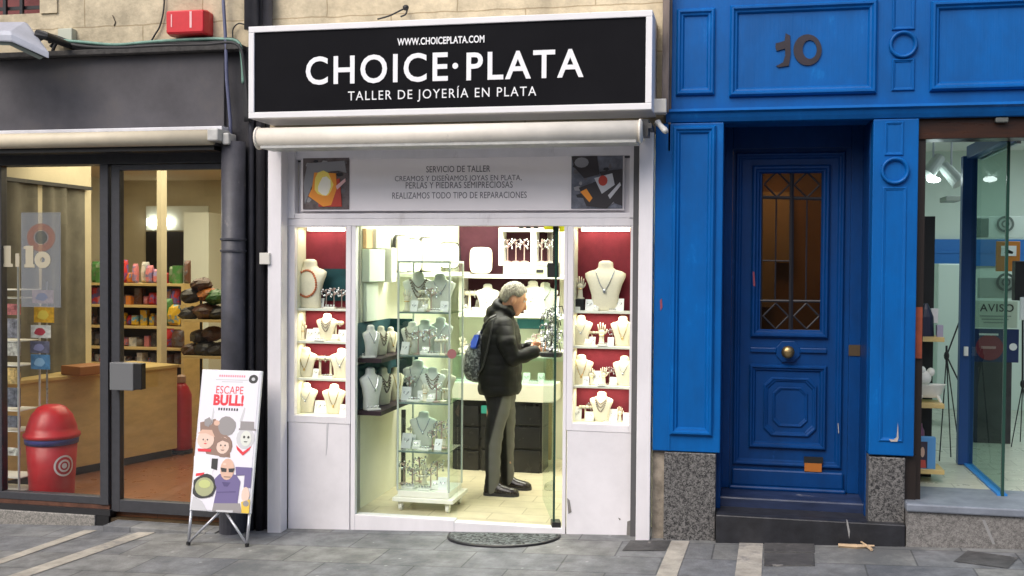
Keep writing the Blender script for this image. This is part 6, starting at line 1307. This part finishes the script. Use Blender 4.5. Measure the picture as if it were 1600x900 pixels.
# shoes
def shoe(heel_x, y, ln):
    mb = MB(); w_ = .046
    rr = []
    for t, wd_, hh_ in ((0, .6, .060), (.05, .85, .085), (.2, .92, .095), (.38, .9, .085), (.55, .98, .058), (.75, 1.05, .046), (.9, .9, .038), (.98, .55, .026), (1, .3, .02)):
        ring = []
        for u in range(14):
            g = math.pi * 2 * u / 14; yy = math.cos(g) * w_ * wd_; zz = math.sin(g); ring.append((heel_x + t * ln, y + yy, FZ0 + .022 + (hh_ * max(zz, 0)) + (.0 if zz >= 0 else -.002)))
        rr.append(ring)
    mb.rings(rr, close_last=True); mb.f.append(list(range(14))[::-1]); mb.m.append(0)
    o = mb.build('shoe', M_shoe, pe, smooth=True)
    mb = MB(); out = [(heel_x + t * ln * 1.01 - .002, y + s * w_ * (wd_ + .06)) for s, seq in ((-1, ((0, .6), (.05, .85), (.2, .92), (.38, .9), (.55, .98), (.75, 1.05), (.9, .9), (.98, .55), (1.01, .2))), (1, ((1.01, .2), (.98, .55), (.9, .9), (.75, 1.05), (.55, .98), (.38, .9), (.2, .92), (.05, .85), (0, .6)))) for t, wd_ in seq]
    mb.rings([[(x, y_, FZ0) for x, y_ in out], [(x, y_, FZ0 + .024) for x, y_ in out]], close_last=True); mb.f.append(list(range(18))[::-1]); mb.m.append(0); s = mb.build('sole', M_rubber, o); return o
shoe(P(757, 770, yn).x, yn, .265); shoe(P(780, 760, yfar).x, yfar, .255)
# backpack: worn by the person, a thing of its own
bp = thing('backpack', 'small grey patterned drawstring backpack with a blue pocket on his back', 'backpack', tuple(q(744, 590)))
mb = MB(); rr = []
for py, cx_, hw_, lat in ((596, 748, 6, .05), (591, 746, 15, .10), (578, 744, 19, .13), (562, 744, 18, .13), (546, 746, 15, .115), (532, 749, 11, .09), (522, 752, 7, .06), (517, 754, 4, .03)):
    c = q(cx_, py); rr.append([(x + rnd.uniform(-.003, .003), y + rnd.uniform(-.003, .003), z) for x, y, z in sup(c.x - .0, c.y - .03, c.z, hw_ * K, lat, 24, .9)])
mb.rings(rr, close_last=True); mb.f.append(list(range(24))[::-1]); mb.m.append(0); mb.build('bag', M_bag, bp, smooth=True)
mb = MB(); A = []; 
for py, a, b in ((545, 737, 745), (536, 738, 748), (525, 743, 751)): A.append((py, a, b))
mb.add([tuple(P(a, py, y0 - .145 + .02 * i)) for i, (py, a, b) in enumerate(A)] + [tuple(P(b, py, y0 - .150 + .02 * i)) for i, (py, a, b) in enumerate(A)], [(0, 3, 4, 1), (1, 4, 5, 2)]); o_ = mb.build('pocket', M_bagb, bp); sd_ = o_.modifiers.new('solid', 'SOLIDIFY'); sd_.thickness = .03
mb = MB(); mb.tube([q(752, 520, -.10), q(757, 507, -.19), q(766, 497, -.20), q(775, 493, -.16)], .010, 8); mb.tube([q(742, 590, -.10), q(754, 575, -.2), q(762, 545, -.235), q(768, 515, -.232), q(770, 500, -.2)], .007, 8); mb.build('strap', M_rubber, bp)

# ================================================================ RIGHT-HAND SHOP INTERIOR
YI = .55
def ri(px0, py0, px1, py1, Y0, Y1, nm, m, label=None, cat=None, group=None, bevel=.003, parent=None):
    mb = MB(); mb.rbox(px0, py0, px1, py1, Y0, Y1); o = mb.build(nm, m, parent, bevel=bevel)
    return tag(o, label, cat, group) if label else o
gs2 = thing('gift_shelving', 'beech shelves on a black upright just inside the right shop', 'shelving', (P(1450, 770, YI).x, YI, RZ))
x0, x1, _, _ = RC(1436, 500, 1460, 600, YI + .2); mb = MB(); mb.box(x0, x1, YI + .25, YI + .3, RZ - .003, P(1450, 338, YI + .25).z); mb.build('upright', M_black, gs2)
for py in (527, 631, 734):
    mb = MB(); mb.rbox(1430, py, 1476, py + 7, YI, YI + .25); mb.build('shelf', M_wood, gs2, bevel=.002)
def sz(py): return P(1450, py, YI).z
mb = MB(); c = P(1447, 500, YI + .1); zz = sz(527) + .001
mb.rings([sup(c.x, YI + .12, zz, .055, .05), sup(c.x, YI + .12, zz + .13, .05, .04), sup(c.x + .0, YI + .12, zz + .18, .03, .03), sup(c.x, YI + .12, zz + .22, .012, .012)], close_last=True); tag(mb.build('gift_bag', fm('navy_gift_bag', (.015, .02, .05), .4), bevel=.003), 'dark navy gift bag on the top beech shelf of the right shop', 'gift bag')
ri(1455, 482, 1466, 505, YI + .16, YI + .2, 'picture_card', M_paper, 'white card standing behind the navy bag on the top beech shelf', 'card'); ri(1464, 508, 1474, 527, YI + .05, YI + .1, 'mug', fm('pale_lilac_mug', (.35, .33, .45)), 'small pale lilac box at the right end of the top beech shelf', 'box')
tbh = thing('bathtub_ornament', 'white miniature bathtub ornament on the middle beech shelf', 'ornament', (P(1452, 630, YI + .1).x, YI + .12, sz(631)))
c = tbh.location; mb = MB(); mb.rings([sup(c.x, c.y, c.z + .03, .055, .035), sup(c.x, c.y, c.z + .06, .085, .05), sup(c.x, c.y, c.z + .115, .105, .06), sup(c.x, c.y, c.z + .12, .11, .064), sup(c.x, c.y, c.z + .115, .098, .052), sup(c.x, c.y, c.z + .06, .07, .04)], close_last=True); mb.build('tub', M_bustw, tbh, smooth=True)
for s in (-1, 1): mb = MB(); mb.tube([(c.x + s * .05, c.y - .03, c.z + .045), (c.x + s * .07, c.y - .04, c.z + .001)], [.012, .008], 8); mb.build('foot', M_bustw, tbh)
mb = MB(); mb.ball((c.x - .03, c.y, c.z + .16), .045, .04, .05, 12, 8); mb.ball((c.x + .01, c.y, c.z + .20), .028, .026, .03, 10, 6); mb.ball((c.x - .05, c.y, c.z + .21), .03, .03, .03, 10, 6); mb.build('foam', M_bustw, tbh, smooth=True)
mb = MB(); c = P(1439, 700, YI + .1); mb.lathe((c.x, YI + .12, sz(734) + .12), [(.022, 0), (.024, .01), (.024, .12), (.010, .15), (.010, .17)], 12); tag(mb.build('bottle', fm('plum_bottle', (.18, .06, .12), .3), smooth=True), 'plum coloured bottle behind the picture box on the low beech shelf', 'bottle')
pb = ri(1433, 683, 1462, 733, YI + .03, YI + .08, 'picture_box', fm('sky_blue_box', (.10, .30, .60)), 'blue picture box standing on the lowest beech shelf', 'box')
flatpic('print', pb, RC(1434, 690, 1449, 731, YI + .028), YI + .0285, fm('print_dark', (.04, .03, .05)), [(fm('print_face', (.6, .4, .3)), blob(.5, .4, .22, .2)), (fm('print_red', (.5, .08, .06)), [(.2, .7), (.8, .7), (.9, 1), (.1, 1)])])
ri(1464, 412, 1499, 640, 3.2, 3.6, 'white_cabinet', fm('pale_mint_cabinet', (.66, .76, .70), .4), 'tall pale white cabinet beyond the beech shelves', 'cabinet', bevel=.01)
ri(1432, 350, 1440, 418, .5, .56, 'garment', fm('white_garment', (.6, .6, .6)), 'white cloth item hanging at the left edge of the right shop', 'cloth')
def tripod(px_top, py_top, feet, py_mid, Y, label):
    t = thing('tripod_stand', label, 'stand', (P(px_top, py_top, Y).x, Y, RZ)); top = P(px_top, py_top, Y); mid = P(px_top, py_mid, Y)
    mb = MB(); mb.tube([top, (mid.x, Y, mid.z - .05)], .008, 8); mb.build('pole', M_iron, t); mb = MB(); mb.ball(mid, .02, .02, .035, 10, 6); mb.build('hub', M_black, t)
    for fx, fy in feet: mb = MB(); f = P(fx, 700, Y + fy); mb.tube([mid, (f.x, Y + fy, RZ + .004)], .0045, 8); mb.build('leg', M_iron, t)
ty = 1.5
tripod(1479, 540, ((1468, -.1), (1486, .1), (1500, .25)), 556, ty, 'thin black folded tripod stand beside the beech shelves')
mb = MB(); mb.tube([P(1479, 556, ty), P(1500, 500, ty)], .006, 6); mb.tube([P(1479, 556, ty), P(1500, 600, ty)], .006, 6); tag(mb.build('crossbar', M_iron), 'thin black V-shaped rods joined to the tripod stand hub', 'rod')
tripod(1598, 500, ((1580, .0), (1610, .1), (1594, .3)), 600, 2.2, 'black tripod stand at the right edge behind the glass')
# notices, posters behind the glass leaf
YN = 2.4
nbx = thing('notice_screen', 'dark panel screen carrying notices behind the open glass door', 'screen', (P(1555, 700, YN).x, YN, RZ))
ri(1522, 566, 1580, 712, YN, YN + .04, 'lower_panel', fm('dark_screen_panel', (.035, .035, .04), .5, var=.3), bevel=.004, parent=nbx)
ri(1524, 470, 1590, 512, YN, YN + .03, 'notice', fm('pale_green_notice', (.50, .58, .48), .5), parent=nbx)
r = RC(1531, 475, 1584, 487, YN - .001); text('AVISO', 'notice_lettering', r, YN - .001, M_black, nbx, .01, 1.1, .001)
for i, py in enumerate((493, 498, 503)): ri(1531 + i * 3, py, 1580 - i * 4, py + 2, YN - .002, YN - .0002, 'notice_line', fm('grey_line', (.25, .3, .26)), bevel=0, parent=nbx)
ri(1522, 514, 1592, 566, YN + .005, YN + .03, 'logo_panel', fm('navy_panel', (.012, .03, .11), .4), bevel=.004, parent=nbx)
mb = MB(); c = P(1546, 543, YN + .004); mb.lathe((c.x, c.y, c.z), [(.105, 0), (.105, .003)], 28, 'y'); mb.build('red_disc', fm('sign_red', (.26, .02, .04)), nbx)
mb = MB(); c = P(1583, 542, YN + .003); mb.lathe((c.x, c.y, c.z), [(.03, 0), (.03, .003)], 18, 'y'); mb.build('white_disc', M_paper, nbx)
ri(1530, 521, 1560, 524, YN, YN + .004, 'logo_line', M_paper, bevel=0, parent=nbx); ri(1533, 541, 1556, 545, YN - .001, YN + .0005, 'logo_line', fm('pale_red_line', (.6, .3, .3)), bevel=0, parent=nbx)
op_ = ri(1557, 377, 1594, 424, YN, YN + .03, 'orange_poster', fm('orange_poster', (.50, .18, .03)), 'small orange framed poster seen behind the edge of the glass door', 'poster')
flatpic('print', op_, RC(1564, 384, 1588, 400, YN - .0005), YN - .0035, M_paper, [(M_black, [(.2, .7), (.45, .35), (.8, .6), (.75, .8)])])
mt2 = ri(1522, 338, 1600, 372, 3.6, 3.63, 'wall_notice', fm('pale_wall_notice', (.45, .50, .46)), 'pale framed notice with a round mark high on the back wall of the right shop', 'notice')
ri(1524, 341, 1545, 370, 3.59, 3.599, 'dark_window', fm('dark_green_window', (.10, .14, .12)), parent=mt2)
for cx_, cy_ in ((1571, 350), (1572, 441)):
    yq = 3.58 if cy_ < 400 else YN; mb = MB(); c = P(cx_, cy_, yq); N = 24; mb.rings([[(c.x + a * math.cos(2 * math.pi * k / N), yq, c.z + a * math.sin(2 * math.pi * k / N)) for k in range(N)] for a in (.075, .055)]); mb.rings([[(c.x + a * math.cos(2 * math.pi * k / N), yq, c.z + a * math.sin(2 * math.pi * k / N)) for k in range(N)] for a in (.035, .02)])
    tag(mb.build('round_mark', fm('dark_grey_mark', (.08, .10, .09))), 'dark ring mark %s behind the glass door of the right shop' % ('high up' if cy_ < 400 else 'above the lettered notice'), 'sign mark')
ri(1528, 434, 1592, 466, YN + .01, YN + .03, 'upper_notice', fm('grey_green_notice', (.36, .42, .37)), parent=nbx)
ri(1586, 408, 1660, 470, 2.0, 2.1, 'dark_display', M_black, 'black display board at the right edge behind the glass door', 'display board')
ri(1594, 465, 1660, 500, 1.98, 1.999, 'white_sheet', M_paper, 'white sheet under the black display board at the right edge', 'sheet')
mb = MB(); mb.rbox(1507, 542, 1513, 556, gy1 - .06, gy1 - .03); tag(mb.build('door_tag', M_paper), 'small white tag on the blue door post of the right shop', 'tag')
# spotlights on the ceiling track
sp = thing('spotlight_track', 'ceiling track with white spotlights in the right shop', 'ceiling light', (P(1470, 240, 1.6).x, 1.6, 2.9))
a, b = P(1450, 232, 1.6), P(1500, 226, 2.2); a.z = b.z = 2.92; mb = MB(); mb.tube([a, b], .015, 8); mb.build('track', fm('grey_track', (.25, .27, .26)), sp)
for px, py, g_, dxx in ((1458, 262, 1, -.05), (1486, 275, 0, .05)):
    p_ = P(px, py, 1.75); mb = MB(); mb.tube([(p_.x, 1.75, 2.92), (p_.x, 1.75, p_.z + .06)], .008, 6); mb.build('stem', M_grey, sp)
    mb = MB(); mb.tube([(p_.x - dxx, 1.78, p_.z + .08), (p_.x + dxx, 1.70, p_.z - .06)], [.045, .055], 16); mb.build('head', fm('grey_white_spot', (.45, .50, .48)), sp)
mb = MB(); p_ = P(1459, 281, 1.7); mb.ball(p_, .05, .05, .022, 14, 8); mb.build('bulb', emis('spot_glow', (.85, 1, .97), 9), sp, smooth=True)
mb = MB(); mb.rbox(1478, 306, 1502, 314, 3.0, 3.3); tag(mb.build('ceiling_vent', fm('grey_vent', (.3, .33, .3)), bevel=.006), 'small grey unit under the ceiling of the right shop', 'ceiling unit')
mb = MB(); mb.rbox(1556, 183, 1576, 191, -.04, .0); tag(mb.build('door_sensor', fm('grey_sensor', (.12, .13, .12)), bevel=.006), 'small grey sensor fixed under the blue cornice at the right', 'sensor')

# ================================================================ SHOP LIGHTS
area('shop_ceiling_light', (-1.7, 1.5, 2.66), 1.4, 78, (1, .99, .88), sy=1.0)
area('shop_front_fill', (-1.95, .45, 2.66), 1.0, 46, (1, .995, .89), sy=.35)  # fill lamp added near the window to brighten the glass tower
area('grocery_ceiling_light', (-5.2, 2.4, 2.74), 2.5, 66, (1, .88, .64), sy=3)
area('corner_shop_ceiling_light', (3.0, 2.4, 2.9), 2, 25, (.80, .97, 1), sy=2.5)
